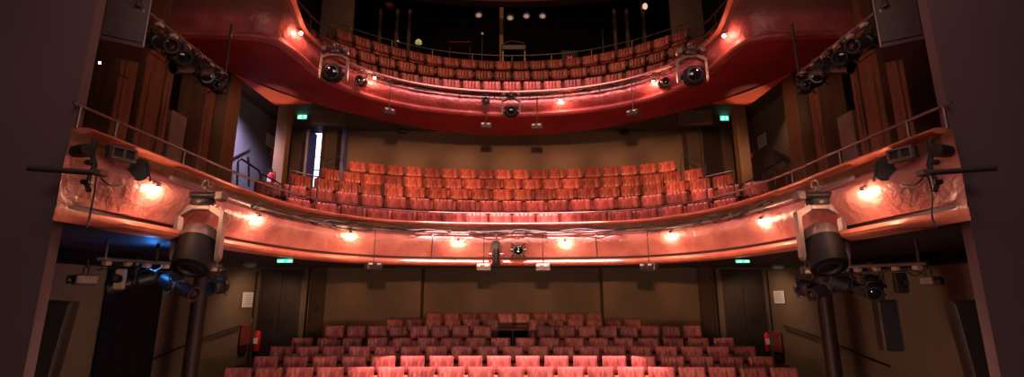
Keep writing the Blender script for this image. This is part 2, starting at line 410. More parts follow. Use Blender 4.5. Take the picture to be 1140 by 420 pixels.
UROW = [([(-4.6, 8.5), (-4.42, 9.4), (-4.05, 10.3), (-3.35, 11.05), (-2.4, 11.6), (-1.3, 11.92), (0, 12.0)], 5.44, 22),
        ([(-5.25, 9.4), (-4.8, 10.5), (-4.0, 11.5), (-2.9, 12.25), (-1.6, 12.7), (0, 12.85)], 6.13, 23),
        ([(-4.6, 11.8), (-3.9, 12.4), (-3.0, 12.98), (-1.7, 13.5), (0, 13.7)], 6.85, 20)]
for (half, top, cnt), dz in zip(UROW, (.12, .12, .5)):
    fr = offset(mirror_curve(half), .40); z = EYE + top - .88
    struct('trim_upper_step', MB().sweep(fr, [(0, z), (0, z - dz), (-.9, z - dz), (-.9, z)], smooth=False), M['floor'])
back = offset(mirror_curve(UROW[2][0]), -.45)
struct('wall_gallery_parapet', MB().sweep(back, [(0, EYE + 5.9), (.06, EYE + 5.9), (.06, EYE + 7.05), (0, EYE + 7.05)]), M['wall_dark'])

# side wall panelling of the circle level (pilasters, recesses)
for s in (-1, 1):
    for (ya, yb, xi, zb, m) in ((6.87, 7.2, 5.78, 11, 'wood'), (7.27, 7.69, 5.72, 5.95, 'wood'), (7.73, 7.88, 5.7, 11, 'wood'), (8.85, 9.13, 5.74, 7.0, 'wood'), (9.42, 9.86, 5.66, 7.0, 'post')):
        b = MB().box((s * (xi + 6.3) / 2, (ya + yb) / 2, (2.9 + zb) / 2), (6.3 - xi, yb - ya, zb - 2.9), bev=.015)
        if m == 'wood':
            b.box((s * (xi - .008), (ya + yb) / 2, 4.3), (.02, (yb - ya) * .5, 2.4), bev=.006)
        struct('trim_pilaster', b, M[m])
    struct('trim_pilaster_ledge', MB().box((s * 5.70, 7.48, 5.92), (.12, .5, .09), bev=.02).box((s * 5.72, 7.48, 5.83), (.08, .46, .06)), M['wood'])
    struct('trim_pilaster', MB().box((s * 5.85, 7.48, 8.5), (.5, .4, 5.0)), M['wood'])
    struct('wall_box_recess', MB().box((s * 5.98, 8.42, 3.95), (.2, .40, 2.5)), M['beige'])
    struct('trim_post', MB().box((s * 5.72, 12.0, 5.0), (.27, .27, 4.1), bev=.02), M['post'])

# ------------------------------------------------------------------ seats
def pad(W_, H, T, N, z0, y0, tilt, nx=36, nz=10, rib=.013, cr=(.13, .16, 6)):
    """pleated upholstered pad, rounded corners"""
    vs = []; ids = {}
    def put(i, j, side):
        edge = i in (0, nx) or j in (0, nz); k = (i, j, 0 if edge else side)
        if k in ids: return ids[k]
        u = 2 * i / nx - 1; t = 2 * j / nz - 1
        u = math.sin(u * PI / 2) * .35 + u * .65; t = math.sin(t * PI / 2) * .5 + t * .5
        x = W_ / 2 * u * math.sqrt(max(0, 1 - cr[0] * t ** cr[2])) ; z = H / 2 * t * math.sqrt(max(0, 1 - cr[1] * u ** cr[2]))
        d = T * math.sqrt(max(0, 1 - u ** 8)) * math.sqrt(max(0, 1 - t ** 6))
        if side == 0: y = -d * .62 - rib * abs(math.sin(PI * N * (u + 1) / 2)) ** .7 * (0 if edge else 1)
        else: y = d * .38
        y += .03 * (u * u)*-1 
        p = Vector((x, y, z)); p.rotate(Euler((tilt, 0, 0))); ids[k] = len(vs); vs.append((p.x, p.y + y0, p.z + z0)); return ids[k]
    fs = []
    for i in range(nx):
        for j in range(nz):
            fs.append((put(i, j, 0), put(i + 1, j, 0), put(i + 1, j + 1, 0), put(i, j + 1, 0)))
            fs.append((put(i, j, 1), put(i, j + 1, 1), put(i + 1, j + 1, 1), put(i + 1, j, 1)))
    return MB().add(vs, fs, True)
def make_seat(name, label, m, w, N, cr=(.13, .16, 6), rib=.013):
    r = thing(name, label, 'theatre seat')
    pad(w, .31, .11, N, .73, .02, -.14, cr=cr, rib=rib).build('backrest', m, r)
    pad(w - .03, .34, .10, N, .38, -.09, -.25).build('seat_cushion', m, r)
    MB().box((0, .085, .45), (w - .06, .02, .62), bev=.008).build('back_shell', M['seatwood'], r)
    for s in (-1, 1):
        a = MB(); x = s * .245
        a.box((x, -.10, .60), (.028, .30, .035), bev=.01)
        a.box((x, -.02, .30), (.024, .06, .60), bev=.008)
        a.build('armrest', M['arm'], r)
    return reg(r)
ORD = 'first second third fourth fifth sixth seventh eighth ninth tenth eleventh twelfth thirteenth fourteenth fifteenth'.split()
def seat_label(desc, k, n, rowname):
    if n % 2 and k == n // 2: return f'{desc} in the very middle of the {rowname}'
    side, i = ('left', k) if k < n / 2 else ('right', n - 1 - k)
    w = 'at the' if i == 0 else ORD[i] + ' from the'
    return f'{desc}, {w} {side} end of the {rowname}'
def along(pl, n, w=None):
    """n evenly spaced places on a plan curve"""
    L = length(pl); out = []; step = L / n if w is None else w
    start = (L - step * n) / 2 + step / 2
    for k in range(n):
        d = start + step * k; acc = 0
        for a, b in zip(pl, pl[1:]):
            q = (b - a).length
            if acc + q >= d: 
                p = a.lerp(b, (d - acc) / q); t = (b - a).normalized(); out.append((p, math.atan2(t.y, t.x))); break
            acc += q
    return out
seat_st = make_seat('stalls_seat', 'x', M['velvet2'], .462, 6, (.05, .03, 12), .009)
seat_ci = make_seat('circle_seat', 'x', M['velvet'], .468, 6)
names_st = ['front stalls row', 'second stalls row', 'third stalls row', 'fourth stalls row', 'fifth stalls row', 'sixth stalls row', 'rearmost stalls row']
depth = lambda y, z: y * CP + (z - EYE) * SP
def row_edges(a, b, n, y, z):
    d = depth(y, z + .85)
    return [((a + (b - a) * (k + .5) / n) - 570) / FPX * d for k in range(n)]
rows = [[(252, 886, 19)], [(283, 860, 18)], [(302, 840, 19)], [(325, 817, 18)], [(363, 548, 8), (596, 780, 8)], [(430, 557, 6), (587, 714.6, 6)], [(473.5, 671, 10)]]
for i, segs in enumerate(rows):
    for j, (a, b, n_) in enumerate(segs):
        rn = names_st[i]
        if len(segs) == 2: rn = rn.replace('stalls row', ('left' if j == 0 else 'right') + ' half-row of stalls')
        for k, x in enumerate(row_edges(a, b, n_, SY[i], SZ[i])):
            place(seat_st, USED, (x, SY[i] - .012 * x * x * .35, SZ[i]), 0, seat_label('red velvet seat', k, n_, rn), 'stalls seats, ' + names_st[i])
names_ci = dict(A='rearmost circle row', B='fourth circle row', C='third circle row', D='second circle row', E='front circle row')
for k_ in 'ABCDE':
    half, top, cnt = CROW[k_]
    for k, (p, a) in enumerate(along(mirror_curve(half), cnt)):
        place(seat_ci, USED, (p.x, p.y, EYE + top - .88), a, seat_label('orange-red velvet seat', k, cnt, names_ci[k_]), 'circle seats, ' + names_ci[k_])
names_u = ['front upper gallery row', 'middle upper gallery row', 'rearmost upper gallery row']
for i, (half, top, cnt) in enumerate(UROW):
    cnt = int(length(mirror_curve(half)) / .505)
    for k, (p, a) in enumerate(along(mirror_curve(half), cnt)):
        place(seat_ci, USED, (p.x, p.y, EYE + top - .88), a, seat_label('dim red velvet seat', k, cnt, names_u[i]), 'upper gallery seats, ' + names_u[i])

# technicians' desk in the gap of the stalls
t = thing('control_desk', 'small dark control desk in the gap between the two halves of the stalls', 'desk', (0.0, 13.25, SZ[4]))
MB().box((.02, 0, .80), (.80, .5, .05), bev=.012).build('desk_top', M['seatwood'], t)
for x in (-.37, .02, .41): MB().box((x, 0, .39), (.035, .46, .78), bev=.008).build('desk_panel', M['seatwood'], t)
MB().box((.02, .22, .40), (.78, .02, .74)).build('back_panel', M['black'], t)

# ------------------------------------------------------------------ rails
def rail_thing(name, label, cat, lines, r=.018, m='rail', posts=(), group=None, postr=None):
    base = Vector(lines[0][0]); t = thing(name, label, cat, base, 0, group)
    for l in lines: MB().tube(l, r).build('rail', M[m], t, True)
    for a, b in posts: MB().cyl(a, b, postr or r, n=10).build('post', M[m], t, True)
    return t
lo = offset(LOW, -.03)
zr = EYE + 1.74
pts = [(p.x, p.y, zr) for p in lo]
posts = [((p.x, p.y, EYE + 1.52), (p.x, p.y, zr)) for p, a in along(lo, 17)]
posts = [((pts[1][0], pts[1][1], EYE + 1.52), pts[1]), ((pts[-2][0], pts[-2][1], EYE + 1.52), pts[-2])] + posts
rail_thing('balcony_rail', 'long thin rail running above the copper coping of the circle front', 'rail', [pts], .017, 'railb', posts, postr=.014)
uo = offset(mirror_curve(UROW[2][0]), -.42)
zz = EYE + 7.26
rail_thing('gallery_rail', 'thin dark curved rail behind the rearmost seats of the upper gallery', 'rail', [[(p.x, p.y, zz) for p in uo]], .018, 'railb',
           [((p.x, p.y, EYE + 7.0), (p.x, p.y, zz)) for p, a in along(uo, 9)])
for i, nm_ in ((0, 'front'), (1, 'middle')):  # dark bars and posts added for the shadow gaps between rows and seats
    ro = offset(mirror_curve(UROW[i][0]), -.16); zb = EYE + UROW[i][1] + .08
    rail_thing('row_shadow_bar', f'thick dark bar for the shadow gap behind the {nm_} upper gallery row', 'rail', [[(p.x, p.y, zb) for p in ro]], .034, 'blackcloth',
               [((p.x, p.y, zb - .92), (p.x, p.y, zb)) for p, a in along(ro, 24)], group='shadow bars between the upper gallery rows', postr=.022)
# short rails at the ends of the upper front
for s, nm in ((-1, 'left'), (1, 'right')):
    up = [p for p in offset(UPP, -.06) if 7.9 < p.y < 9.6 and p.x * s > 0]
    l1 = [(p.x, p.y, EYE + 5.35) for p in up]; l2 = [(p.x, p.y, EYE + 5.1) for p in up]
    rail_thing('guard_rail', f'dark two-bar guard rail on the {nm} sweep of the upper front', 'rail', [l1, l2], .016, 'rail', [((up[i].x, up[i].y, EYE + 4.86), (up[i].x, up[i].y, EYE + 5.35)) for i in (0, len(up) // 2, len(up) - 1)], group='guard rails')
def MX(p, s): return Vector((p.x * s, p.y, p.z))
for s, nm in ((1, 'left'), (-1, 'right')):
    g = [W(323, 190, 9.35), W(354, 197, 9.7)]
    g = [MX(p, s) for p in g]
    rail_thing('aisle_guard', f'dark steel guard at the {nm} end of the second circle row', 'rail', [[g[0], g[1]], [g[0] - Vector((0, 0, .45)), g[1] - Vector((0, 0, .45))]], .014, 'rail',
               [(MX(W(323, 190, 9.35), s), MX(W(322, 226, 9.35), s)), (MX(W(354, 196, 9.7), s), MX(W(352, 231, 9.7), s))], group='aisle guards')
    h = [MX(W(x, y, d), s) for x, y, d in ((360, 181, 12.9), (382, 171, 13.3), (382, 190, 13.3))]
    rail_thing('step_handrail', f'thin bent handrail beside the {nm} end of the rearmost circle row', 'handrail', [h], .014, 'railb', [(h[0], h[0] - Vector((0, 0, .55)))], group='step handrails')
    h = [MX(W(x, y, 10.8), s) for x, y in ((292, 194), (318, 208))]
    rail_thing('stair_handrail', f'sloping dark handrail in front of the brown post on the {nm}', 'handrail', [h], .016, 'rail', [(h[0], h[0] - Vector((0, 0, .7)))], group='sloping stair rails')
    h = [MX(WX(x, y, X), s) for x, y, X in ((262, 206, -5.3), (265, 178, -5.3), (270, 176, -5.3), (290, 192, -5.3), (290, 212, -5.3))]
    h = [MX(W(x, y, 9.9), s) for x, y in ((264, 208), (265, 180), (269, 177), (288, 190), (290, 195), (290, 214))]
    h2 = [MX(W(x, y, 9.9), s) for x, y in ((276, 175), (277, 182), (277, 208))]
    rail_thing('stair_guard', f'bent black tubular guard at the head of the {nm} circle stairs', 'handrail', [h, h2], .022, 'rail', group='stair guards')
    h = [MX(WX(x, y, -6.72), s) for x, y in ((258, 176), (278, 166))]
    rail_thing('wall_handrail', f'thin pale handrail fixed to the alcove wall on the {nm} circle stairs', 'handrail', [h], .016, 'railb', [(h[0], h[0] + Vector((-s * .05, 0, -.02))), (h[1], h[1] + Vector((-s * .05, 0, -.02)))], group='alcove handrails')
    h = [MX(WX(x, y, -6.45), s) for x, y in ((150, 408), (172, 400), (222, 378), (268, 363))]
    rail_thing('wall_handrail', f'dark handrail sloping along the {nm} stalls wall', 'handrail', [h], .022, 'rail', [(p, p + Vector((-s * .10, 0, -.03))) for p in (h[1], h[2], h[3])], group='stalls handrails')

# ------------------------------------------------------------------ doors, notices, extinguishers
for s, nm in ((-1, 1), (1, 2)):
    d = thing('door_%d' % nm, 'x', 'door', (s * 5.83, 12.99, .3)); del d['label']; del d['category']; d['kind'] = 'structure'
    f = MB().box((-.57, -.03, 1.22), (.07, .1, 2.5)).box((.57, -.03, 1.22), (.07, .1, 2.5)).box((0, -.03, 2.48), (1.2, .1, .07)); f.build('door_frame', M['wall_dark'], d)
    for q in (-1, 1):
        l = MB().box((q * .267, -.01, 1.22), (.52, .045, 2.42), bev=.006).box((q * .267, -.04, 1.7), (.34, .015, 1.1), bev=.006).box((q * .267, -.04, .55), (.34, .015, .7), bev=.006).build('door_leaf', M['doorpaint'], d)
        MB().cyl((q * .06, -.07, 1.0), (q * .06, -.07, 1.35), .010).build('door_handle', M['rail'], l)
    # circle doorway
    d = thing('door_%d' % (nm + 2), 'x', 'door', (s * 5.85, 14.2, 4.6)); del d['label']; del d['category']; d['kind'] = 'structure'
    MB().box((-.31, -.06, 1.25), (.06, .16, 2.6)).box((.31, -.06, 1.25), (.06, .16, 2.6)).box((0, -.06, 2.56), (.68, .16, .06)).build('door_frame', M['wall_dark'], d)
    if s > 0:
        l = MB().box((0, 0, 1.25), (.56, .045, 2.5), bev=.005).box((0, -.03, 1.7), (.36, .02, 1.0), bev=.006).build('door_leaf', M['doorpaint'], d)
        MB().cyl((-.22, -.07, .95), (-.22, -.07, 1.25), .012).build('door_handle', M['steel'], l)
# corridor seen through the open left doorway
c = MB().box((-7.4, 15.2, 6.2), (.1, 1.9, 3.6)).box((-5.0, 15.2, 6.2), (.1, 1.9, 3.6)); struct('wall_corridor', c, M['corr'])
struct('wall_corridor_end', MB().box((-6.2, 16.2, 6.2), (2.5, .1, 3.6)), M['corr'])
struct('ceiling_corridor', MB().box((-6.2, 15.25, 8.0), (2.5, 2.0, .1)), M['wall_blue'])
struct('floor_corridor', MB().box((-6.2, 15.25, 4.5), (2.5, 2.0, .1)), M['floor'])
w = thing('window_1', 'x', 'w', (-6.47, 16.1, 5.6)); del w['label']; del w['category']; w['kind'] = 'structure'
MB().box((0, 0, .93), (.40, .03, 1.86)).build('window_pane', M['daywin'], w)
fr = MB()
for x in (-.21, .21): fr.box((x, -.03, .93), (.03, .06, 1.9))
for z in (-.03, .55, 1.0, 1.88): fr.box((0, -.03, z), (.42, .05, .03))
fr.build('window_frame', M['wall_blue'], w)
d = thing('open_door_leaf', 'white-edged blue door leaf standing open in the lit left circle doorway', 'door leaf', (-6.13, 14.4, 4.62), -.1)
MB().box((0, .25, 1.2), (.045, .56, 2.35), bev=.006).build('leaf_panel', M['corr'], d); MB().box((.02, -.02, 1.2), (.06, .03, 2.35)).build('leaf_edge', M['white'], d)
l = thing('corridor_ceiling_light', 'small oval ceiling light glowing inside the left circle doorway', 'ceiling light', (-6.15, 15.2, 7.75))
MB().cyl((0, 0, 0.05), (0, 0, .0), .11, .12).build('base', M['white'], l); MB().ball((0, 0, 0), .09, sc=(1.2, 1, .4)).build('diffuser', M['daywin'], l)

def exit_sign(p, w, h, label, rz=0):
    t = thing('exit_sign', label, 'exit sign', p, rz, 'green exit signs')
    MB().box((0, 0, 0), (w, .05, h), bev=.008).build('housing', M['plastic'], t)
    f = MB().box((0, -.028, 0), (w * .94, .008, h * .9)).build('panel', M['exit'], t)
    q = MB()
    # running figure and arrow
    q.ball((-w * .14, -.034, h * .27), h * .09, 8, (1, .3, 1))
    for a, b in (((-.16, .15), (-.22, -.08)), ((-.22, -.08), (-.12, -.2)), ((-.12, -.2), (-.16, -.36)), ((-.22, -.08), (-.32, -.25)), ((-.32, -.25), (-.42, -.22)), ((-.16, .15), (-.05, .05)), ((-.16, .15), (-.3, .02))):
        q.cyl((a[0] * w, -.034, a[1] * h), (b[0] * w, -.034, b[1] * h), h * .05, n=6)
    q.add([(w * .12, -.036, 0), (w * .27, -.036, h * .28), (w * .27, -.036, h * .1), (w * .42, -.036, h * .1), (w * .42, -.036, -h * .1), (w * .27, -.036, -h * .1), (w * .27, -.036, -h * .28)], [tuple(range(7))])
    q.build('pictogram', M['exitw'], t)
exit_sign(W(337, 130, 13.2), .27, .17, 'small green exit sign above the lit left circle doorway')
exit_sign(W(806, 132, 13.2), .24, .15, 'small green exit sign above the closed right circle door')
exit_sign(W(318, 290.8, 8.45), .27, .06, 'green exit sign over the left stalls doors')
exit_sign(W(826, 291.3, 8.45), .24, .05, 'green exit sign over the right stalls doors')

def notice(px, py, X, s, wY, h, label, rows_=7):
    p = WX(px, py, X); t = thing('notice', label, 'notice', p, 0, 'paper notices')
    MB().box((s * .012, 0, 0), (.01, wY, h)).build('sheet', M['paper'], t)
    q = MB()
    for k in range(rows_): q.box((s * .018, (.05 if k % 3 else 0) * wY, h * (.36 - k * .11)), (.003, wY * (.6 if k % 3 else .72), h * .025))
    q.build('print', M['ink'], t)
notice(275, 334, -6.5, 1, .50, .36, 'white paper notice on the left stalls wall above the fire extinguisher')
notice(868, 331, 6.5, -1, .48, .30, 'white paper notice on the right stalls wall above the fire extinguisher')
notice(300, 157, -6.73, 1, .45, .34, 'white paper notice on the blue-lit wall beside the left circle stairs')
notice(849, 157, 6.73, -1, .45, .34, 'white paper notice on the brown wall beside the right circle stairs')

def extinguisher(p, label, hgt=.58):
    t = thing('fire_extinguisher', label, 'fire extinguisher', p, 0, 'fire extinguishers'); r = hgt * .15
    MB().lathe([(0, 0), (r * .9, 0), (r, .02), (r, hgt * .72), (r * .7, hgt * .8), (r * .25, hgt * .84), (0, hgt * .84)], Matrix.Rotation(-PI / 2, 4, 'X')).build('cylinder', M['red'], t)
    v = MB().cyl((0, 0, hgt * .82), (0, 0, hgt * .93), .022).box((-.03, 0, hgt * .96), (.12, .025, .02)).box((-.03, 0, hgt * .90), (.10, .02, .015)).build('valve', M['plastic'], t)
    MB().tube([(.02, 0, hgt * .88), (.09, -.01, hgt * .85), (.115, -.02, hgt * .6), (.105, -.02, hgt * .3)], .013).build('hose', M['cable'], t)
    MB().box((0, -r * .98, hgt * .42), (.10, .012, .14), bev=.004).build('label_plate', M['paper'], t)
pe = WX(285, 391, -6.30); extinguisher(pe, 'red fire extinguisher mounted by the left stalls doors')
pe = WX(854, 391, 6.30); extinguisher(pe, 'red fire extinguisher mounted by the right stalls doors', .54)
pe = W(300, 212, 11.6); extinguisher(pe, 'red fire extinguisher on the alcove wall by the left circle stairs', .52)

def folding_seat(p, s, label, h=.5):
    t = thing('usher_seat', label, 'folding seat', p, 0, 'folding wall seats')
    MB().box((s * .05, 0, 0), (.07, .42, h), bev=.025).build('seat_pad', M['redpanel'], t)
    MB().box((s * .0, 0, -h * .62), (.08, .3, .22), bev=.01).build('bracket', M['rail'], t)
folding_seat(WX(271, 373, -6.5), 1, 'folded red-brown wall seat beside the extinguisher on the left stalls wall')
folding_seat(WX(867, 381, 6.5), -1, 'folded red-brown wall seat beside the extinguisher on the right stalls wall')
folding_seat(WX(874, 200, 6.7), -1, 'rounded orange-red wall pad beside the right circle stairs', .62)
def switch(p, s, label, wY=.1, h=.1):
    t = thing('switch_plate', label, 'switch', p, 0, 'switch plates')
    MB().box((s * .012, 0, 0), (.02, wY, h), bev=.004).build('plate', M['cream'], t); MB().box((s * .026, 0, 0), (.012, wY * .3, h * .5), bev=.003).build('rocker', M['white'], t)
switch(WX(283, 357, -6.5), 1, 'cream switch plate on the left stalls wall above the extinguisher', .36, .14)
switch(WX(855, 358, 6.5), -1, 'cream switch plate on the right stalls wall above the extinguisher', .22, .14)
switch(WX(850, 333, 6.5), -1, 'small pale switch plate beside the notice on the right stalls wall', .2, .1)
switch(W(347, 321, 13.7), 1, 'tiny pale switch plate on the return wall right of the left stalls doors')
t = thing('wall_socket_box', 'small black wall box on the return wall beside the left stalls doors', 'wall box', WX(349, 344, -5.22)); MB().box((.03, 0, 0), (.08, .22, .16), bev=.01).build('case', M['plastic'], t); MB().box((.075, 0, .02), (.01, .14, .05)).build('face', M['plastic2'], t)
for (px, py, X, s, lb) in ((303, 172, -6.72, 1, 'small red and white fire call point on the left circle alcove wall'), (839, 171, 6.72, -1, 'small red and white fire call point on the right circle alcove wall'), (291, 332, -6.48, 1, 'small fire call point beside the notice on the left stalls wall')):
    t = thing('fire_call_point', lb, 'call point', WX(px, py, X), 0, 'fire call points')
    MB().box((s * .03, -.08, 0), (.05, .14, .13), bev=.008).build('case', M['red'], t); MB().box((s * .03, .1, -.03), (.04, .16, .12), bev=.008).build('sounder', M['white'], t)

# curtains on the stalls side walls
for s, nm in ((-1, 'left'),):
    A = []; B = []
    for i in range(90):
        y = 8.15 + 1.3 * i / 89; x = s * (6.42 - .05 * math.sin(i * .62) - .02 * math.sin(i * 1.7))
        A.append((x, y, SZ[0] + .02)); B.append((x, y, 2.62))
    cu = MB().strip(A, B).strip([(a[0] - s * -.02, a[1], a[2]) for a in A], [(b[0] - s * -.02, b[1], b[2]) for b in B]).build('curtain', M['blackcloth'])
    tag(cu, f'long black curtain hanging against the {nm} stalls wall under the lighting bar', 'curtain')
# pillars under the circle
for s, nm in ((-1, 'left'), (1, 'right')):
    struct('trim_pillar_' + nm, MB().cyl((s * 5.22, 8.6, SZ[0]), (s * 5.22, 8.6, EYE + .68), .115, n=20).cyl((s * 5.22, 8.6, EYE + .6), (s * 5.22, 8.6, EYE + .68), .17, n=20), M['pillar'])

# ------------------------------------------------------------------ lighting equipment
def clamp_geo(r=.03):
    m = MB(); m.tube([(math.cos(a) * (r + .012), 0, math.sin(a) * (r + .012)) for a in [PI * q / 6 for q in range(-1, 9)]], .012, 6)
    m.box((0, 0, -.055), (.045, .05, .05), bev=.006).cyl((r + .02, 0, -.03), (r + .07, 0, -.03), .008); return m
def make_moving_head(tilt):
    r = thing('moving_head_light', 'x', 'stage light')
    clamp_geo(.035).build('clamp', M['silver'], r)
    b = MB().box((0, 0, -.15), (.46, .24, .08), bev=.03); b.lathe([(.0, 0), (.16, 0), (.165, .02), (.165, .05), (.15, .07), (0, .07)], Matrix.Translation((0, 0, -.20)) @ Matrix.Rotation(PI / 2, 4, 'X')); bb = b.build('base', M['plastic2'], r)
    for s in (-1, 1): MB().box((s * .25, -.02, -.15), (.12, .20, .12), bev=.02).build('grip', M['silver'], bb)
    y = MB()
    for s in (-1, 1):
        y.prism_ = None
        prof = [(s * .12, -.25), (s * .33, -.34), (s * .33, -.88), (s * .30, -.92), (s * .275, -.88), (s * .275, -.40), (s * .10, -.31)]
        n = len(prof); vs = [(x, -.07, z) for x, z in prof] + [(x, .07, z) for x, z in prof]
        y.add(vs, [tuple(range(n)), tuple(reversed(range(n, 2 * n)))] + [(i, (i + 1) % n, (i + 1) % n + n, i + n) for i in range(n)])
    y.box((0, 0, -.29), (.26, .15, .06), bev=.01); y.build('yoke', M['silver'], r)
    T = Matrix.Translation((0, 0, -.76)) @ Matrix.Rotation(tilt, 4, 'X')
    h = MB()
    if tilt > 1: h.lathe([(0, -.25), (.14, -.245), (.22, -.20), (.25, -.12), (.262, 0), (.26, .16), (.245, .27), (.18, .29)], T, 28)
    else: h.lathe([(0, -.25), (.12, -.245), (.19, -.20), (.21, -.12), (.21, .0)], T, 28).box((0, -.13, 0), (.43, .26, .43), T, bev=.08)
    hh = h.build('head', M['headblack'], r)
    MB().lathe([(.265, -.06), (.258, -.12), (.226, -.205), (.14, -.252), (0, -.257)] if tilt > 1 else [(.216, -.06), (.216, -.10), (.196, -.20), (.12, -.252), (0, -.257)], T, 24).build('top_cover', M['silver'], hh)
    l = MB().lathe([(.165, .25), (.17, .285), (.145, .29), (.135, .262)], T, 24); l.build('lens_ring', M['plastic2'], hh)
    MB().lathe([(.14, .262), (.11, .275), (.06, .285), (0, .288)], T).build('lens', M['lens'], hh)
    MB().cyl((-.26, 0, -.76), (.26, 0, -.76), .05, n=16).build('tilt_axle', M['plastic2'], r)
    return reg(r)
def make_profile(L=.55, tilt=.3, R=.085, name='profile_spotlight'):
    r = thing(name, 'x', 'stage light')
    clamp_geo(.028).build('clamp', M['steel'], r)
    MB().tube([(-.13, 0, -.30), (-.14, 0, -.12), (-.10, 0, -.085), (.10, 0, -.085), (.14, 0, -.12), (.13, 0, -.30)], .010, 6).build('yoke', M['plastic'], r)
    T = Matrix.Translation((0, 0, -.30)) @ Matrix.Rotation(tilt, 4, 'X')
    MB().lathe([(0, -L * .45), (R * .8, -L * .45), (R * 1.25, -L * .38), (R * 1.3, -L * .08), (R * 1.05, -.02), (R * 1.05, .03), (R * .85, .04)], T).build('lamp_housing', M['plastic'], r)
    b = MB().lathe([(R * .85, .03), (R * .85, L * .2), (R, L * .22), (R, L * .5), (R * 1.12, L * .5), (R * 1.12, L * .55), (R * .9, L * .55), (R * .85, L * .48)], T).build('lens_barrel', M['plastic2'], r)
    MB().lathe([(R * .86, L * .49), (R * .5, L * .52), (0, L * .53)], T).build('lens', M['lens'], b)
    for k in range(4):
        a = PI / 4 + k * PI / 2; p0 = T @ Vector((math.cos(a) * R, 0, math.sin(a) * R)); p1 = T @ Vector((math.cos(a) * R * 2.0, 0, math.sin(a) * R * 2.0))
        MB().cyl(p0, p1, .012, .014, n=8).build('shutter_handle', M['plastic'], r)
    for s in (-1, 1): MB().cyl((s * .10, 0, -.30), (s * .165, 0, -.30), .022, n=10).build('tilt_knob', M['plastic'], r)
    return reg(r)
mh = make_moving_head(1.15); mu = make_moving_head(.25); pf = make_profile(.6, .35, .095); ps = make_profile(.30, .15, .10, 'compact_spotlight')
def on(curve, off, px, py):
    p, n_ = hit(offset(curve, off), px, py); return p, n_
# moving heads: position of the clamp
def MH(px, py, curve, off, label, rz=0, sc_=1.0, wx=1):
    p, n_ = on(curve, off, px, py); o = place(mh if curve is LOW else mu, USED, p, rz, label, 'moving head lights on the balcony fronts'); o.scale = (sc_ * wx, sc_ * wx, sc_); return p
MH(229, 205, LOW, .30, 'large moving head light hanging from the left side of the circle front', .12, .98, .80)
MH(907, 205, LOW, .30, 'large moving head light hanging from the right side of the circle front', -.12, .98, .80)
MH(374, 50, UPP, .36, 'moving head light on the left curve of the upper front', .15, .80)
MH(768, 51, UPP, .36, 'moving head light on the right curve of the upper front', -.15, .85)
MH(569, 101, UPP, .32, 'moving head light at the centre of the upper front', 0, .68)
def PS(px, py, curve, off, label, proto=None, rz=0, sc_=1.0):
    p, n_ = on(curve, off, px, py); o = place(proto or ps, USED, p, rz, label, 'small spotlights on the balcony fronts'); o.scale = (sc_,) * 3; return p
PS(403, 78, UPP, .16, 'compact black spotlight with radial handles beside the left upper moving head', sc_=.85)
PS(738, 80, UPP, .16, 'compact black spotlight with radial handles beside the right upper moving head', sc_=.85)
PS(541, 104, UPP, .14, 'small black spotlight left of the central upper moving head', sc_=.62)
PS(577, 262, LOW, .17, 'round-faced spotlight hanging near the centre of the circle front', sc_=1.0)
# long upright spotlight at centre of circle front
p, n_ = on(LOW, .17, 552.5, 260)
t = thing('followspot', 'tall narrow black spotlight hanging upright at the centre of the circle front', 'stage light', p)
clamp_geo(.028).build('clamp', M['steel'], t)
MB().tube([(-.10, 0, -.42), (-.11, 0, -.14), (0, 0, -.08), (.11, 0, -.14), (.10, 0, -.42)], .009, 6).build('yoke', M['plastic'], t)
MB().lathe([(0, 0), (.07, 0), (.08, .03), (.08, .40), (.06, .44), (0, .45)], Matrix.Translation((0, 0, -.66)) @ Matrix.Rotation(-PI / 2 + .25, 4, 'X')).build('body', M['plastic'], t)
MB().lathe([(.085, 0), (.09, .05), (.07, .05), (0, .03)], Matrix.Translation((0, -.16, -.24)) @ Matrix.Rotation(.2, 4, 'X')).build('lens_ring', M['plastic2'], t)
for s in (-1, 1): MB().cyl((s * .08, 0, -.42), (s * .15, 0, -.42), .018).build('tilt_knob', M['silver'], t)

# pipes along the balcony fronts
lowpipe = [p for p in offset(LOW, .17) if p.y > 5.3]
def pipe_z(p): return EYE + 1.30
t = thing('lighting_pipe', 'long steel pipe running along the circle front below the coping', 'pipe', (0, 10.1, EYE + 1.3))
MB().tube([(p.x, p.y, EYE + 1.30) for p in lowpipe], .024, 10).build('tube', M['steel'], t, True)
for p, a in along(lowpipe, 11):
    n_ = Vector((math.sin(a), -math.cos(a), 0)); q = p - n_ * .17
    m = MB().tube([(p.x, p.y, EYE + 1.275), (p.x, p.y, EYE + 1.33), (q.x, q.y, EYE + 1.35)], .012, 6); m.build('bracket', M['rail'], t, True)
uppipe = [p for p in offset(UPP, .15) if p.y > 8.6]
t = thing('lighting_pipe', 'long steel pipe curving along the upper front just below its coping', 'pipe', (0, 11.1, EYE + 4.8))
MB().tube([(p.x, p.y, EYE + 4.78) for p in uppipe], .02, 10).build('tube', M['steel'], t, True)
for p, a in along(uppipe, 12):
    n_ = Vector((math.sin(a), -math.cos(a), 0)); q = p - n_ * .13
    MB().tube([(p.x, p.y, EYE + 4.80), (q.x, q.y, EYE + 4.72), (q.x, q.y, EYE + 4.45)], .010, 6).build('bracket', M['rail'], t, True)

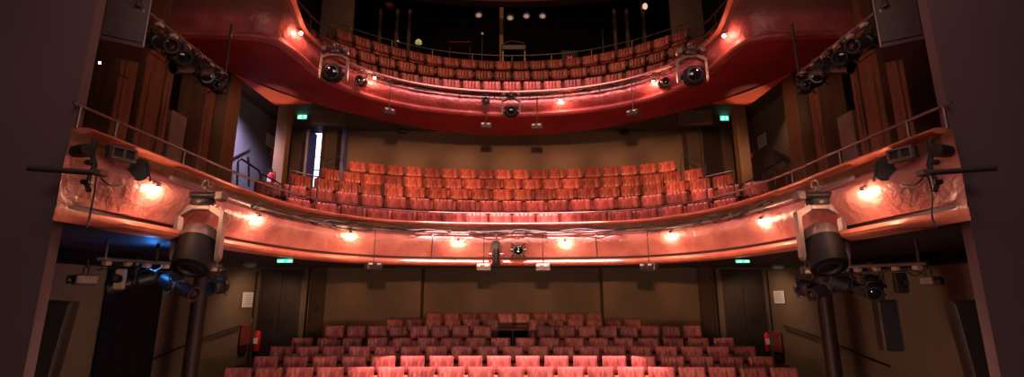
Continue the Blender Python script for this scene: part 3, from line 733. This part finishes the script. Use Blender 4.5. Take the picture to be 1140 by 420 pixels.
def cable(pts, label, r=.008, cat='cable', group=None):
    c = MB().tube(catmull(pts, 6), r, 6).build('cable', M['cable']); return tag(c, label, cat, group)
def loose(curve, z, s0, s1, amp, label, seed, off=.16, r=.009, group=None):
    rr = random.Random(seed); pl = offset(curve, off); n = len(pl); a, b = int(n * s0), int(n * s1)
    pts = [Vector((pl[i].x, pl[i].y, z + rr.uniform(-amp, amp * .4))) + Vector((rr.uniform(-.02, .02), rr.uniform(-.03, .03), 0)) for i in range(a, b, 3)]
    return cable(pts, label, r, group=group)
zc = EYE + 1.31
for k, (a, b, amp, wh) in enumerate(((.16, .34, .10, 'left shoulder'), (.66, .84, .10, 'right shoulder'), (.35, .44, .04, 'left of centre'), (.45, .56, .05, 'centre'), (.56, .65, .04, 'right of centre'))):
    for q in range(5): loose(LOW, zc + .01 * q, a, b, amp, f'black cables tangled along the pipe at the {wh} of the circle front', 10 + k * 5 + q, off=.13 + .018 * q, r=.011, group=f'cables at the {wh} of the circle front')
zc = EYE + 4.76
for k, (a, b, amp, wh) in enumerate(((.27, .40, .09, 'left'), (.42, .58, .05, 'middle'), (.60, .73, .09, 'right'))):
    for q in range(4): loose(UPP, zc, a, b, amp, f'black cables drooping from the pipe at the {wh} of the upper front', 50 + k * 5 + q, off=.13, group=f'cables at the {wh} of the upper front')

for px in (481, 664):
    p, n_ = hit(offset(LOW, .12), px, 270)
    pts = [Vector((p.x + n_.x * (b_[0] - .085), p.y + n_.y * (b_[0] - .085), b_[1])) for b_ in belly0]
    struct('trim_front_seam', MB().tube(pts, .010, 6), M['rail'])
# small hanging boxes
def make_box_speaker():
    r = thing('hanging_speaker', 'x', 'speaker')
    MB().box((0, 0, -.07), (.30, .18, .14), bev=.015).build('cabinet', M['plastic2'], r)
    MB().box((0, -.095, -.075), (.27, .012, .10), bev=.004).build('grille', M['plastic'], r)
    MB().box((0, -.02, .008), (.26, .08, .016), bev=.004).build('top_plate', M['silver'], r)
    for x in (-.10, .06): MB().box((x, -.103, -.03), (.07, .008, .03)).build('badge', M['white'], r)
    return reg(r)
bs = make_box_speaker()
BX = [(416, 292.5, LOW, 'left shoulder of the circle front'), (538.5, 294.5, LOW, 'circle front just left of centre'), (604.5, 294.5, LOW, 'circle front just right of centre'), (722.5, 293.5, LOW, 'right shoulder of the circle front'),
      (433, 122, UPP, 'left part of the upper front'), (541, 138, UPP, 'upper front just left of centre'), (598, 139, UPP, 'upper front just right of centre'), (705, 123.5, UPP, 'right part of the upper front')]
for px, py, cv, wh in BX:
    p, n_ = on(cv, .19, px, py); o = place(bs, USED, p, math.atan2(n_.x, -n_.y) * 1.0, f'small dark loudspeaker hanging under the {wh}', 'small hanging loudspeakers')
    if cv is UPP: o.scale = (.85,) * 3
    top = EYE + (1.30 if cv is LOW else 4.78)
    tag(MB().cyl((p.x, p.y, p.z), (p.x, p.y, top), .010, n=8).build('drop_rod', M['rail']), f'thin rod holding the small loudspeaker under the {wh}', 'rod', 'drop rods')

# bulbs
def bulb(px, py, curve, off, label, energy, col=(1, .50, .30), r=.028):
    p, n_ = on(curve, off, px, py)
    t = thing('bulb_light', label, 'light bulb', p, 0, 'bare bulbs on the balcony fronts')
    MB().ball((0, 0, 0), r, 10).build('bulb', M['bulb'], t)
    MB().cyl((0, 0, r * .8), (0, 0, r * 2.6), r * .7, r * .8, n=10).build('socket', M['plastic'], t)
    q = -n_ * (off - .03)
    MB().tube([(0, 0, r * 2.5), (q.x * .4, q.y * .4, r * 3.4), (q.x, q.y, r * 3.6)], .008, 6).build('bracket', M['plastic'], t)
    l = bpy.data.lights.new('bulb_glow', 'POINT'); l.energy = energy; l.color = col; l.shadow_soft_size = .04
    lo_ = bpy.data.objects.new('bulb_glow', l); COL.objects.link(lo_); lo_.location = p + n_ * .045 + Vector((0, 0, -.03)); lo_.parent = None
BL = [(176, 211), (289, 244), (391, 262), (510, 270), (629, 271), (746, 262), (847, 247), (960, 216)]
wl = ['at the left end of the circle front', 'right of the left moving head on the circle front', 'on the left shoulder of the circle front', 'left of centre on the circle front', 'right of centre on the circle front', 'on the right shoulder of the circle front', 'left of the right moving head on the circle front', 'at the right end of the circle front']
EB = 14.0
for (px, py), w_ in zip(BL, wl): bulb(px, py, LOW, .24, 'glowing bare bulb ' + w_, EB)
UL = [(335, 37), (417, 87), (624, 112), (727, 91), (806, 40)]
wl = ['on the left sweep of the upper front', 'beside the left upper compact spotlight', 'right of centre on the upper front', 'beside the right upper compact spotlight', 'on the right sweep of the upper front']
for (px, py), w_ in zip(UL, wl): bulb(px, py, UPP, .20, 'glowing bare bulb ' + w_, EB * .9, (1, .34, .22))

# side lighting bars
def bar(a, b, label, drops):
    t = thing('lighting_bar', label, 'lighting bar', a, 0, 'side lighting bars')
    MB().tube([a, b], .024, 10).build('tube', M['steel'], t, True)
    for f, z in drops:
        p = Vector(a).lerp(Vector(b), f); MB().cyl(p, (p.x, p.y, z), .020, n=10).build('drop_pipe', M['rail'], t, True)
    for k in range(7):
        p = Vector(a).lerp(Vector(b), (k + .5) / 7); MB().box((p.x, p.y, p.z - .045), (.06, .09, .05), bev=.008).build('socket', M['cream'], t, True)
la = (Vector((-4.72, 5.75, EYE + .45)), Vector((-4.12, 7.2, EYE + .45))); ra = (Vector((4.12, 7.25, EYE + .42)), Vector((4.75, 5.8, EYE + .40)))
bar(*la, 'steel lighting bar under the left side of the circle', ((.05, EYE + .68), (.42, EYE + .68), (.95, EYE + .68)))
bar(*ra, 'steel lighting bar under the right side of the circle', ((.05, EYE + .68), (.45, EYE + .68), (.95, EYE + .68)))
ua = (Vector((-4.41, 5.3, EYE + 3.4)), Vector((-4.43, 7.25, EYE + 3.4))); ub = (Vector((4.43, 7.25, EYE + 3.4)), Vector((4.41, 5.3, EYE + 3.4)))
bar(*ua, 'steel lighting bar beside the panelled wall at upper left', ((.02, EYE + 7), (.98, EYE + 4.25)))
bar(*ub, 'steel lighting bar beside the panelled wall at upper right', ((.02, EYE + 4.25), (.98, EYE + 7)))
def onbar(ab, f): return Vector(ab[0]).lerp(Vector(ab[1]), f)
def PB(ab, f, proto, rz, label, grp, s=1.0):
    o = place(proto, USED, onbar(ab, f), rz, label, grp); o.scale = (s,) * 3; return o
PB(la, .28, pf, -.9, 'black profile spotlight below the blue display on the left circle bar', 'spotlights on the lower side bars', .8)
PB(la, .62, pf, 1.35, 'black profile spotlight lying sideways on the left circle bar, nearest the pillar', 'spotlights on the lower side bars', .95)
PB(la, .99, ps, -.1, 'compact spotlight with radial handles at the pillar end of the left circle bar', 'spotlights on the lower side bars', .9)
PB(ra, .02, ps, .1, 'compact spotlight with radial handles at the pillar end of the right circle bar', 'spotlights on the lower side bars', .9)
PB(ra, .22, pf, -1.3, 'black profile spotlight lying sideways on the right circle bar beside the pillar', 'spotlights on the lower side bars', .9)
PB(ra, .42, pf, 1.2, 'black profile spotlight second along the right circle bar from the pillar', 'spotlights on the lower side bars', .85)
PB(ra, .60, pf, -.6, 'black profile spotlight above the hanging black speaker on the right circle bar', 'spotlights on the lower side bars', .85)
for ab, s, nm in ((ua, 1, 'left'), (ub, -1, 'right')):
    for f, rz, wh in ((.22, 1.2, 'nearest the stage'), (.42, .9, 'second from the stage'), (.60, -.4, 'third from the stage'), (.76, .5, 'fourth from the stage'), (.9, .2, 'farthest from the stage')):
        PB(ab, f if s > 0 else 1 - f, pf if f < .7 else ps, rz * s, f'black spotlight on the upper {nm} lighting bar, {wh}', f'spotlights on the upper {nm} bar', .9)
    for q in range(3):
        rr = random.Random(90 + q + s * 7); pts = []
        for k in range(12):
            p = onbar(ab, .15 + .8 * k / 11); pts.append(p + Vector((rr.uniform(-.05, .05), rr.uniform(-.05, .05), rr.uniform(-.30, -.02))))
        cable(pts, f'black cable looping between spotlights on the upper {nm} lighting bar', .009, group=f'cables on the upper {nm} bar')
for ab, nm in ((la, 'left'), (ra, 'right')):
    for q in range(2):
        rr = random.Random(190 + q + len(nm)); pts = []
        for k in range(14):
            p = onbar(ab, .03 + .94 * k / 13); pts.append(p + Vector((rr.uniform(-.03, .03), rr.uniform(-.03, .03), rr.uniform(-.16, .0))))
        cable(pts, f'black cable looping under the {nm} circle lighting bar', .008, group=f'cables on the {nm} circle bar')

# devices on the bars
def small_box_light(loc, rz, label, body='silver', d=(.26, .20, .11)):
    t = thing('flood_light', label, 'stage light', loc, rz)
    MB().box((0, 0, -.22), d, bev=.015).build('housing', M[body], t)
    MB().lathe([(.045, 0), (.05, .05), (.035, .05), (0, .02)], Matrix.Translation((0, -d[1] / 2, -.22))).build('lens_ring', M['plastic'], t)
    MB().tube([(-d[0] * .45, 0, -.2), (-d[0] * .45, 0, -.08), (d[0] * .45, 0, -.08), (d[0] * .45, 0, -.2)], .008, 6).build('yoke', M['plastic'], t)
    MB().cyl((0, 0, -.08), (0, 0, 0), .012).build('spigot', M['plastic'], t)
small_box_light(onbar(la, 0) + Vector((-.05, -.05, -.02)), -.7, 'small pale box light at the stage end of the left circle bar')
small_box_light(onbar(la, .18), .4, 'upright pale control box on the left circle bar beside the blue display', 'cream', (.10, .10, .24))
small_box_light(onbar(ra, .97) + Vector((.0, -.05, .02)), .5, 'small pale-topped light at the stage end of the right circle bar', 'silver', (.16, .14, .10))
small_box_light(onbar(ra, .80), -.3, 'upright grey control box on the right circle bar', 'plastic2', (.13, .10, .24))
p = W(161, 307, 6.35)
t = thing('control_display', 'glowing blue display hanging below the left circle lighting bar', 'display', p, .2)
MB().box((0, 0.03, 0), (.26, .08, .11), bev=.01).build('case', M['plastic'], t)
q = MB(); rr = random.Random(3)
for k in range(9): q.box((-.105 + k * .026, -.014, rr.uniform(-.02, .03)), (.02, .006, rr.uniform(.02, .05)))
q.build('display_segments', M['blueled'], t)
MB().cyl((0, .03, .05), (0, .03, .16), .01).build('hanger', M['plastic'], t)
l = bpy.data.lights.new('display_glow', 'POINT'); l.energy = 9; l.color = (.05, .3, 1); l.shadow_soft_size = .05
o = bpy.data.objects.new('display_glow', l); COL.objects.link(o); o.location = p + Vector((0, .12, .18))

# loudspeakers
def speaker_box(name, loc, rot, d, label, side='plastic2', taper=.0, gr='plastic'):
    t = thing(name, label, 'speaker', loc); t.rotation_euler = rot
    x, y, z = d[0] / 2, d[1] / 2, d[2] / 2
    vs = [(-x, -y, -z), (x, -y, -z), (x * (1 - taper), y, -z), (-x * (1 - taper), y, -z), (-x, -y, z), (x, -y, z), (x * (1 - taper), y, z), (-x * (1 - taper), y, z)]
    MB().add(vs, [(0, 3, 2, 1), (4, 5, 6, 7), (0, 1, 5, 4), (1, 2, 6, 5), (2, 3, 7, 6), (3, 0, 4, 7)]).build('cabinet', M[side], t)
    MB().box((0, -y - .01, 0), (d[0] * .92, .02, d[2] * .95), bev=.006).build('grille', M[gr], t)
    e = MB()
    for s in (-1, 1): e.box((s * x * .98, -y - .005, 0), (.015, .03, d[2]))
    e.build('edge_trim', M['railb'], t)
    return t
speaker_box('loudspeaker', (-4.66, 5.55, EYE + 3.90), (0, .0, .55), (.42, .5, 2.0), 'large dark loudspeaker hanging at the upper left behind the proscenium', 'prosc', .35, 'speakergrey')
speaker_box('loudspeaker', (4.66, 5.55, EYE + 3.90), (0, .0, -.55), (.42, .5, 2.0), 'large dark loudspeaker hanging at the upper right behind the proscenium', 'prosc', .35, 'speakergrey')
speaker_box('floor_loudspeaker', (-4.78, 5.35, EYE - .42), (0, .08, .5), (.34, .34, .82), 'tall dark loudspeaker at the lower left, tilted behind the proscenium edge', 'plastic2')
speaker_box('floor_loudspeaker', (4.78, 5.35, EYE - .42), (0, -.08, -.5), (.34, .34, .82), 'tall dark loudspeaker at the lower right, tilted behind the proscenium edge', 'plastic2')
p = W(988, 362, 6.35); speaker_box('column_loudspeaker', p, (0, 0, -.3), (.20, .2, .60), 'tall black loudspeaker hanging below the right circle lighting bar', 'plastic')
tag(MB().cyl((p.x, p.y, p.z + .3), (p.x, p.y, EYE + .40), .014).build('drop_rod', M['rail']), 'rod holding the tall black loudspeaker below the right circle bar', 'rod')
def wall_speaker(p, rz, label, s=1.0):
    t = thing('wall_speaker', label, 'speaker', p, rz, 'small wall loudspeakers'); t.scale = (s,) * 3
    MB().lathe([(0, 0), (.12, 0), (.13, .05), (.11, .12), (0, .13)], Matrix.Diagonal((1.2, 1, .6, 1))).build('cabinet', M['plastic'], t)
    MB().box((0, .04, .04), (.06, .12, .04), bev=.008).build('bracket', M['plastic2'], t)
    MB().lathe([(.10, .13), (.06, .14), (0, .145)], Matrix.Diagonal((1.1, 1, .55, 1))).build('grille', M['plastic'], t)
wall_speaker(W(448, 147, 14.4), .2, 'small dark loudspeaker on the left of the circle rear wall')
wall_speaker(W(695, 148, 14.4), -.2, 'small dark loudspeaker on the right of the circle rear wall')
wall_speaker(W(277, 295, 8.3), .6, 'small dark loudspeaker under the left side of the circle', .7)
wall_speaker(W(867, 297, 8.3), -.6, 'small dark loudspeaker under the right side of the circle', .7)
t = thing('wall_speaker', 'small square dark loudspeaker high on the wall beside the left circle doorway', 'speaker', W(377, 130, 14.1), .2, 'small wall loudspeakers'); MB().box((0, 0, 0), (.26, .16, .14), bev=.015).build('cabinet', M['plastic'], t); MB().box((0, -.085, 0), (.22, .01, .11)).build('grille', M['plastic2'], t)

# clutter fixed to the ends of the circle front: spotlight heads on arms, dark bars
for s, nm in ((1, 'left'), (-1, 'right')):
    a = MX(W(30, 187, 4.0), s); b = MX(W(112, 193, 4.25), s)  # plain dark bar across the wall edge and the front
    t = thing('dark_bar', f'dark horizontal bar crossing the {nm} end of the circle front', 'boom arm', a)
    MB().tube([a, a.lerp(b, .5), b], .025, 8).build('arm', M['rail'], t, True)
    MB().box(tuple(b), (.08, .08, .06), bev=.01).build('arm_clamp', M['silver'], t, True)
    p, n_ = hit(offset(LOW, .16), 570 - s * (570 - 103), 172)
    t = thing('arm_spotlight', f'small black spotlight on a knobbly arm at the {nm} end of the circle front', 'stage light', p)
    MB().tube([(0, 0, .14), (0.0, 0, 0), (s * .04, 0, -.10), (s * .0, 0, -.28), (s * .03, 0, -.34)], .022, 8).build('arm', M['plastic'], t)
    MB().lathe([(0, -.10), (.05, -.10), (.06, 0), (.06, .1), (.05, .1), (0, .08)], Matrix.Translation((-s * .08, -.04, .02)) @ Matrix.Rotation(s * 1.3, 4, 'Z')).build('lamp_housing', M['plastic'], t)
    for zz_ in (-.08, -.26): MB().box((0, -.01, zz_), (.07, .06, .045), bev=.01).build('knuckle', M['plastic2'], t)
    p, n_ = hit(offset(LOW, .16), 570 - s * (570 - 135), 172)
    t = thing('connector_box', f'small framed metal box fixed to the {nm} end of the circle front', 'connector box', p, s * 1.15)
    MB().box((0, 0, 0), (.24, .08, .13), bev=.01).build('case', M['plastic2'], t)
    fr = MB()
    for z_ in (-.05, .05): fr.box((0, -.05, z_), (.22, .02, .018))
    for x_ in (-.1, 0, .1): fr.box((x_, -.05, 0), (.018, .02, .1))
    fr.build('frame', M['silver'], t)
    p, n_ = hit(offset(LOW, .15), 570 - s * (570 - 155), 190)  # plain dark disc on a slanting stem
    t = thing('dark_disc', f'dark round disc with a slanting stem near the {nm} end bulb', 'stage light', p); t.scale = (.7, .8, .72)
    MB().lathe([(0, -.02), (.09, -.02), (.12, .03), (.12, .07), (.09, .07), (0, .05)], Matrix.Diagonal((1, 1, 1.35, 1)) @ Matrix.Rotation(s * .8, 4, 'Z')).build('lamp_head', M['plastic'], t)
    MB().tube([(0, 0, .12), (s * .10, 0, .10), (s * .19, 0, -.16)], .012, 6).build('stem', M['plastic'], t)
    c0, _ = hit(offset(LOW, .13), 570 - s * (570 - 112), 198)
    pts = []
    for x_, y_ in ((112, 198), (122, 206), (135, 207), (143, 200), (148, 190), (158, 178)):
        q_, _ = hit(offset(LOW, .13), 570 - s * (570 - x_), y_); pts.append(q_)
    cable(pts, f'black cable sagging in a loop at the {nm} end of the circle front', .008)
    p, n_ = hit(offset(LOW, .15), 570 - s * (570 - 106), 203)
    cable([p + Vector((0, 0, .1)), p + Vector((.01, 0, -.1)), p + Vector((-.01, .02, -.3)), p + Vector((.0, 0, -.42))], f'black cable hanging straight down the {nm} end of the circle front', .008)

# ------------------------------------------------------------------ upper gallery equipment
for px, py, wh in ((533, 17, 'leftmost'), (568, 20, 'second from the left'), (586, 18, 'third from the left'), (604, 18, 'rightmost')):
    p = W(px, py, 15.6); t = thing('ceiling_can_light', f'dim round lamp under the gallery ceiling, {wh} of four', 'lamp', p, 0, 'dim gallery lamps')
    MB().lathe([(.0, -.25), (.10, -.25), (.13, -.1), (.14, .05), (.12, .05), (.10, -.02)]).build('can', M['plastic'], t)
    MB().lathe([(.10, -.02), (.05, -.05), (0, -.06)]).build('reflector', M['glint'], t)
    MB().cyl((0, .05, .1), (0, .05, 10.9 - p.z + 2.0), .012).build('hanger', M['plastic'], t)
p = W(433, 5.5, 14.6); t = thing('pendant_lamp', 'dim pinkish bowl-shaped lamp at the top left of the gallery', 'lamp', p)
MB().lathe([(.0, .12), (.10, .10), (.16, .0), (.15, .0), (.09, .08), (0, .1)], Matrix.Rotation(PI / 2, 4, 'X')).build('bowl', M['redpanel'], t)
MB().ball((0, 0, .02), .08, sc=(1.2, 1, .4)).build('glow', M['dimlamp'], t); MB().cyl((.02, .06, .05), (.02, .06, 12.8 - p.z), .01).build('stem', M['plastic'], t)
p = W(717, 8, 15.0); t = thing('pole_lamp', 'dim lamp head at the top of the tall pole on the right of the gallery', 'lamp', (p.x - .1, 15.0, EYE + 6.0))
MB().cyl((0, 0, 0), (0, 0, p.z - EYE - 5.9 + .35), .03).build('pole', M['railb'], t)
MB().ball((.12, -.05, p.z - EYE - 6.0), .085, sc=(1, 1, 1.3)).build('lamp_head', M['dimlamp'], t)
p = W(443, 46, 14.6); t = thing('green_work_light', 'small pale green work light glowing behind the left gallery seats', 'lamp', p)
MB().ball((0, 0, 0), .035).build('bulb', M['yel'], t); MB().cyl((0, 0, -.03), (0, 0, EYE + 6.0 - p.z), .012).build('stem', M['plastic'], t)
p = W(466, 47, 14.8); t = thing('desk_lamp', 'half-round yellowish lamp glowing behind the left gallery seats', 'lamp', p)
MB().lathe([(0, .09), (.06, .08), (.10, .03), (.11, -.04), (0, -.04)], Matrix.Rotation(-PI / 2, 4, 'X')).build('lamp_shade', M['yel'], t); MB().cyl((0, 0, 0), (0, 0, EYE + 6.0 - p.z), .012).build('stem', M['plastic'], t)
p = W(633, 44, 15.0); t = thing('equipment_rack', 'tall dark equipment rack with faint red lights in the gallery', 'rack', (p.x, 15.0, EYE + 6.0))
MB().box((0, 0, .75 + .1), (.52, .4, 1.9), bev=.01).build('cabinet', M['plastic'], t); q = MB()
for k in range(6): q.box((-.06 + (k % 3) * .06, -.205, 1.52 + (k // 3) * .05), (.025, .01, .014))
q.build('indicator_lights', M['redled'], t)
MB().box((0, -.205, 1.55), (.4, .008, .26)).build('panel', M['plastic2'], t)
p = W(512, 50, 14.9); t = thing('gallery_table', 'small table with a lit edge at the back of the gallery', 'table', (p.x, 14.9, EYE + 6.0))
MB().box((0, 0, p.z - EYE - 6.0), (.75, .4, .03), bev=.006).build('tabletop', M['arm'], t)
for x in (-.33, .33): MB().cyl((x, 0, 0), (x, 0, p.z - EYE - 6.0), .018).build('leg', M['rail'], t)
p = W(572, 52, 14.9); t = thing('mixing_console', 'low console with a curved pale edge at the centre of the gallery', 'console', (p.x, 14.9, EYE + 6.0)); hz = p.z - EYE - 6.0
MB().box((0, 0, hz - .12), (.8, .4, .2), bev=.03).build('console_body', M['plastic'], t)
MB().tube(catmull([Vector((-.36, -.22, hz - .08)), Vector((-.3, -.22, hz + .0)), Vector((-.1, -.22, hz + .08)), Vector((.1, -.22, hz + .05)), Vector((.3, -.22, hz + .02)), Vector((.34, -.22, hz - .08))], 5), .012, 6).build('edge_trim', M['silver'], t)
for x in (-.35, .35): MB().box((x, 0, (hz - .2) / 2), (.05, .3, max(.05, hz - .2))).build('leg', M['rail'], t)
p = W(671, 40, 15.2); t = thing('light_stand', 'short pale upright tube standing in the right half of the gallery', 'stand', (p.x, 15.2, EYE + 6.0)); MB().cyl((0, 0, 0), (0, 0, p.z - EYE - 6.0 + .25), .016).build('pole', M['silver'], t); MB().cyl((0, 0, 0), (0, 0, .03), .12, .1).build('base', M['plastic'], t)
p = W(537, 40, 15.2); t = thing('light_stand', 'thin stand with a small pink lamp left of the gallery post', 'stand', (p.x, 15.2, EYE + 6.0)); MB().cyl((0, 0, 0), (0, 0, p.z - EYE - 6.0 + .05), .012).build('pole', M['railb'], t); MB().ball((0, -.01, p.z - EYE - 6.0 + .08), .04).build('lamp_head', M['glint'], t); MB().cyl((0, 0, 0), (0, 0, .03), .12, .1).build('base', M['plastic'], t)
# little lamp in the upper left and a matching lamp on the dark side opening
p = W(111, 70, 6.3); t = thing('pinpoint_lamp', 'tiny bright lamp in the dark opening at upper left', 'lamp', p); MB().ball((0, 0, 0), .014, 8).build('bulb', M['bulb'], t); MB().cyl((0, 0.01, 0), (0, .5, .0), .01).build('bracket', M['plastic'], t)

# ------------------------------------------------------------------ light
def spot(loc, at_, energy, color, ang, blend=.4, size=.15, name='stage_lamp'):
    l = bpy.data.lights.new(name, 'SPOT'); l.energy = energy; l.color = color; l.spot_size = math.radians(ang); l.spot_blend = blend; l.shadow_soft_size = size
    o = bpy.data.objects.new(name, l); COL.objects.link(o); o.location = loc
    o.rotation_euler = (Vector(at_) - Vector(loc)).to_track_quat('-Z', 'Y').to_euler(); return o
def area(loc, at_, energy, color, sx, sy, name='wash'):
    l = bpy.data.lights.new(name, 'AREA'); l.shape = 'RECTANGLE'; l.size = sx; l.size_y = sy; l.energy = energy; l.color = color
    o = bpy.data.objects.new(name, l); COL.objects.link(o); o.location = loc
    o.rotation_euler = (Vector(at_) - Vector(loc)).to_track_quat('-Z', 'Y').to_euler(); return o
SRC = Vector((0, .2, 4.35))
def fan(elev, rad, azs, e, col, blend, src=SRC):
    for az in azs:
        A_ = math.radians(az); E_ = math.radians(elev)
        spot(src + Vector((az * .02, 0, 0)), src + Vector((az * .02, 0, 0)) + Vector((math.sin(A_) * math.cos(E_), math.cos(A_) * math.cos(E_), math.sin(E_))), e, col, rad * 2, blend, .05)
fan(4.0, 6.6, (-19.5, -14, -8.4, -2.8, 2.8, 8.4, 14, 19.5), 3600, (1, .44, .23), .75)      # warm stage lamps on the circle seats
fan(-2.6, 5.8, (-19.5, -13, -6.5, 0, 6.5, 13, 19.5), 1700, (1, .45, .22), .8, Vector((0, .2, 3.0)))     # warm stage lamps on front and rear stalls
spot((0, 8.3, 12.3), (0, 9.2, .9), 30000, (1, .43, .45), 27, .15, .1, 'ceiling_lamp')        # pink lamp overhead, front stalls rows
spot((0, 8.0, 12.4), (0, 9.4, 3.0), 2900, (1, .42, .44), 72, .5, .2, 'ceiling_lamp')         # pink ceiling lamp
spot((0, 8.2, 12.2), (0, 13.4, 8.8), 420, (1, .46, .24), 100, .6, .2, 'ceiling_lamp')         # warm lamp for the upper gallery seats
area((0, 2.2, 6.5), (0, 11, 3.0), 80, (1, .56, .42), 5, 2)
area((0, -3.5, 6.0), (0, 8, 2.5), 100, (1, .68, .68), 3, 2, 'added_stage_fill')  # added fill from behind the camera, lifts the proscenium
for az in (-52, -26, 0, 26, 52):  # added fill spots below the view, brightening walls and soffits
    A_ = math.radians(az); P_ = Vector((math.sin(A_) * 1.5, 4.1, 1.05))
    spot(P_, P_ + Vector((math.sin(A_), math.cos(A_), .03)), 250 if abs(az) < 50 else 130, (1, .62, .45), 76, .45, .1, 'added_low_fill')
for s_ in (-1, 1): spot((s_ * 5.6, 11.2, 4.6), (s_ * 5.05, 10.1, 6.25), 75, (1, .42, .22), 26, .5, .05, 'post_lamp')
spot((-6.0, 10.7, 6.7), (-6.75, 11.7, 4.9), 620, (.72, .62, 1), 84, .9, .2, 'alcove_lamp')
spot((6.3, 10.9, 6.8), (6.74, 11.3, 5.2), 60, (1, .62, .40), 100, .6, .1, 'alcove_lamp')
for s_ in (-1, 1): spot((s_ * 5.5, 12.0, 2.75), (s_ * 6.3, 12.6, .9), 45, (1, .60, .38), 130, .8, .08, 'door_lamp')
l = bpy.data.lights.new('corridor_lamp', 'POINT'); l.energy = 30; l.color = (.6, .68, 1); l.shadow_soft_size = .1
o = bpy.data.objects.new('corridor_lamp', l); COL.objects.link(o); o.location = (-6.3, 15.2, 7.3)
wd = bpy.data.worlds.new('world'); sc.world = wd; wd.use_nodes = True
wd.node_tree.nodes['Background'].inputs[0].default_value = (.9, .5, .45, 1); wd.node_tree.nodes['Background'].inputs[1].default_value = .015
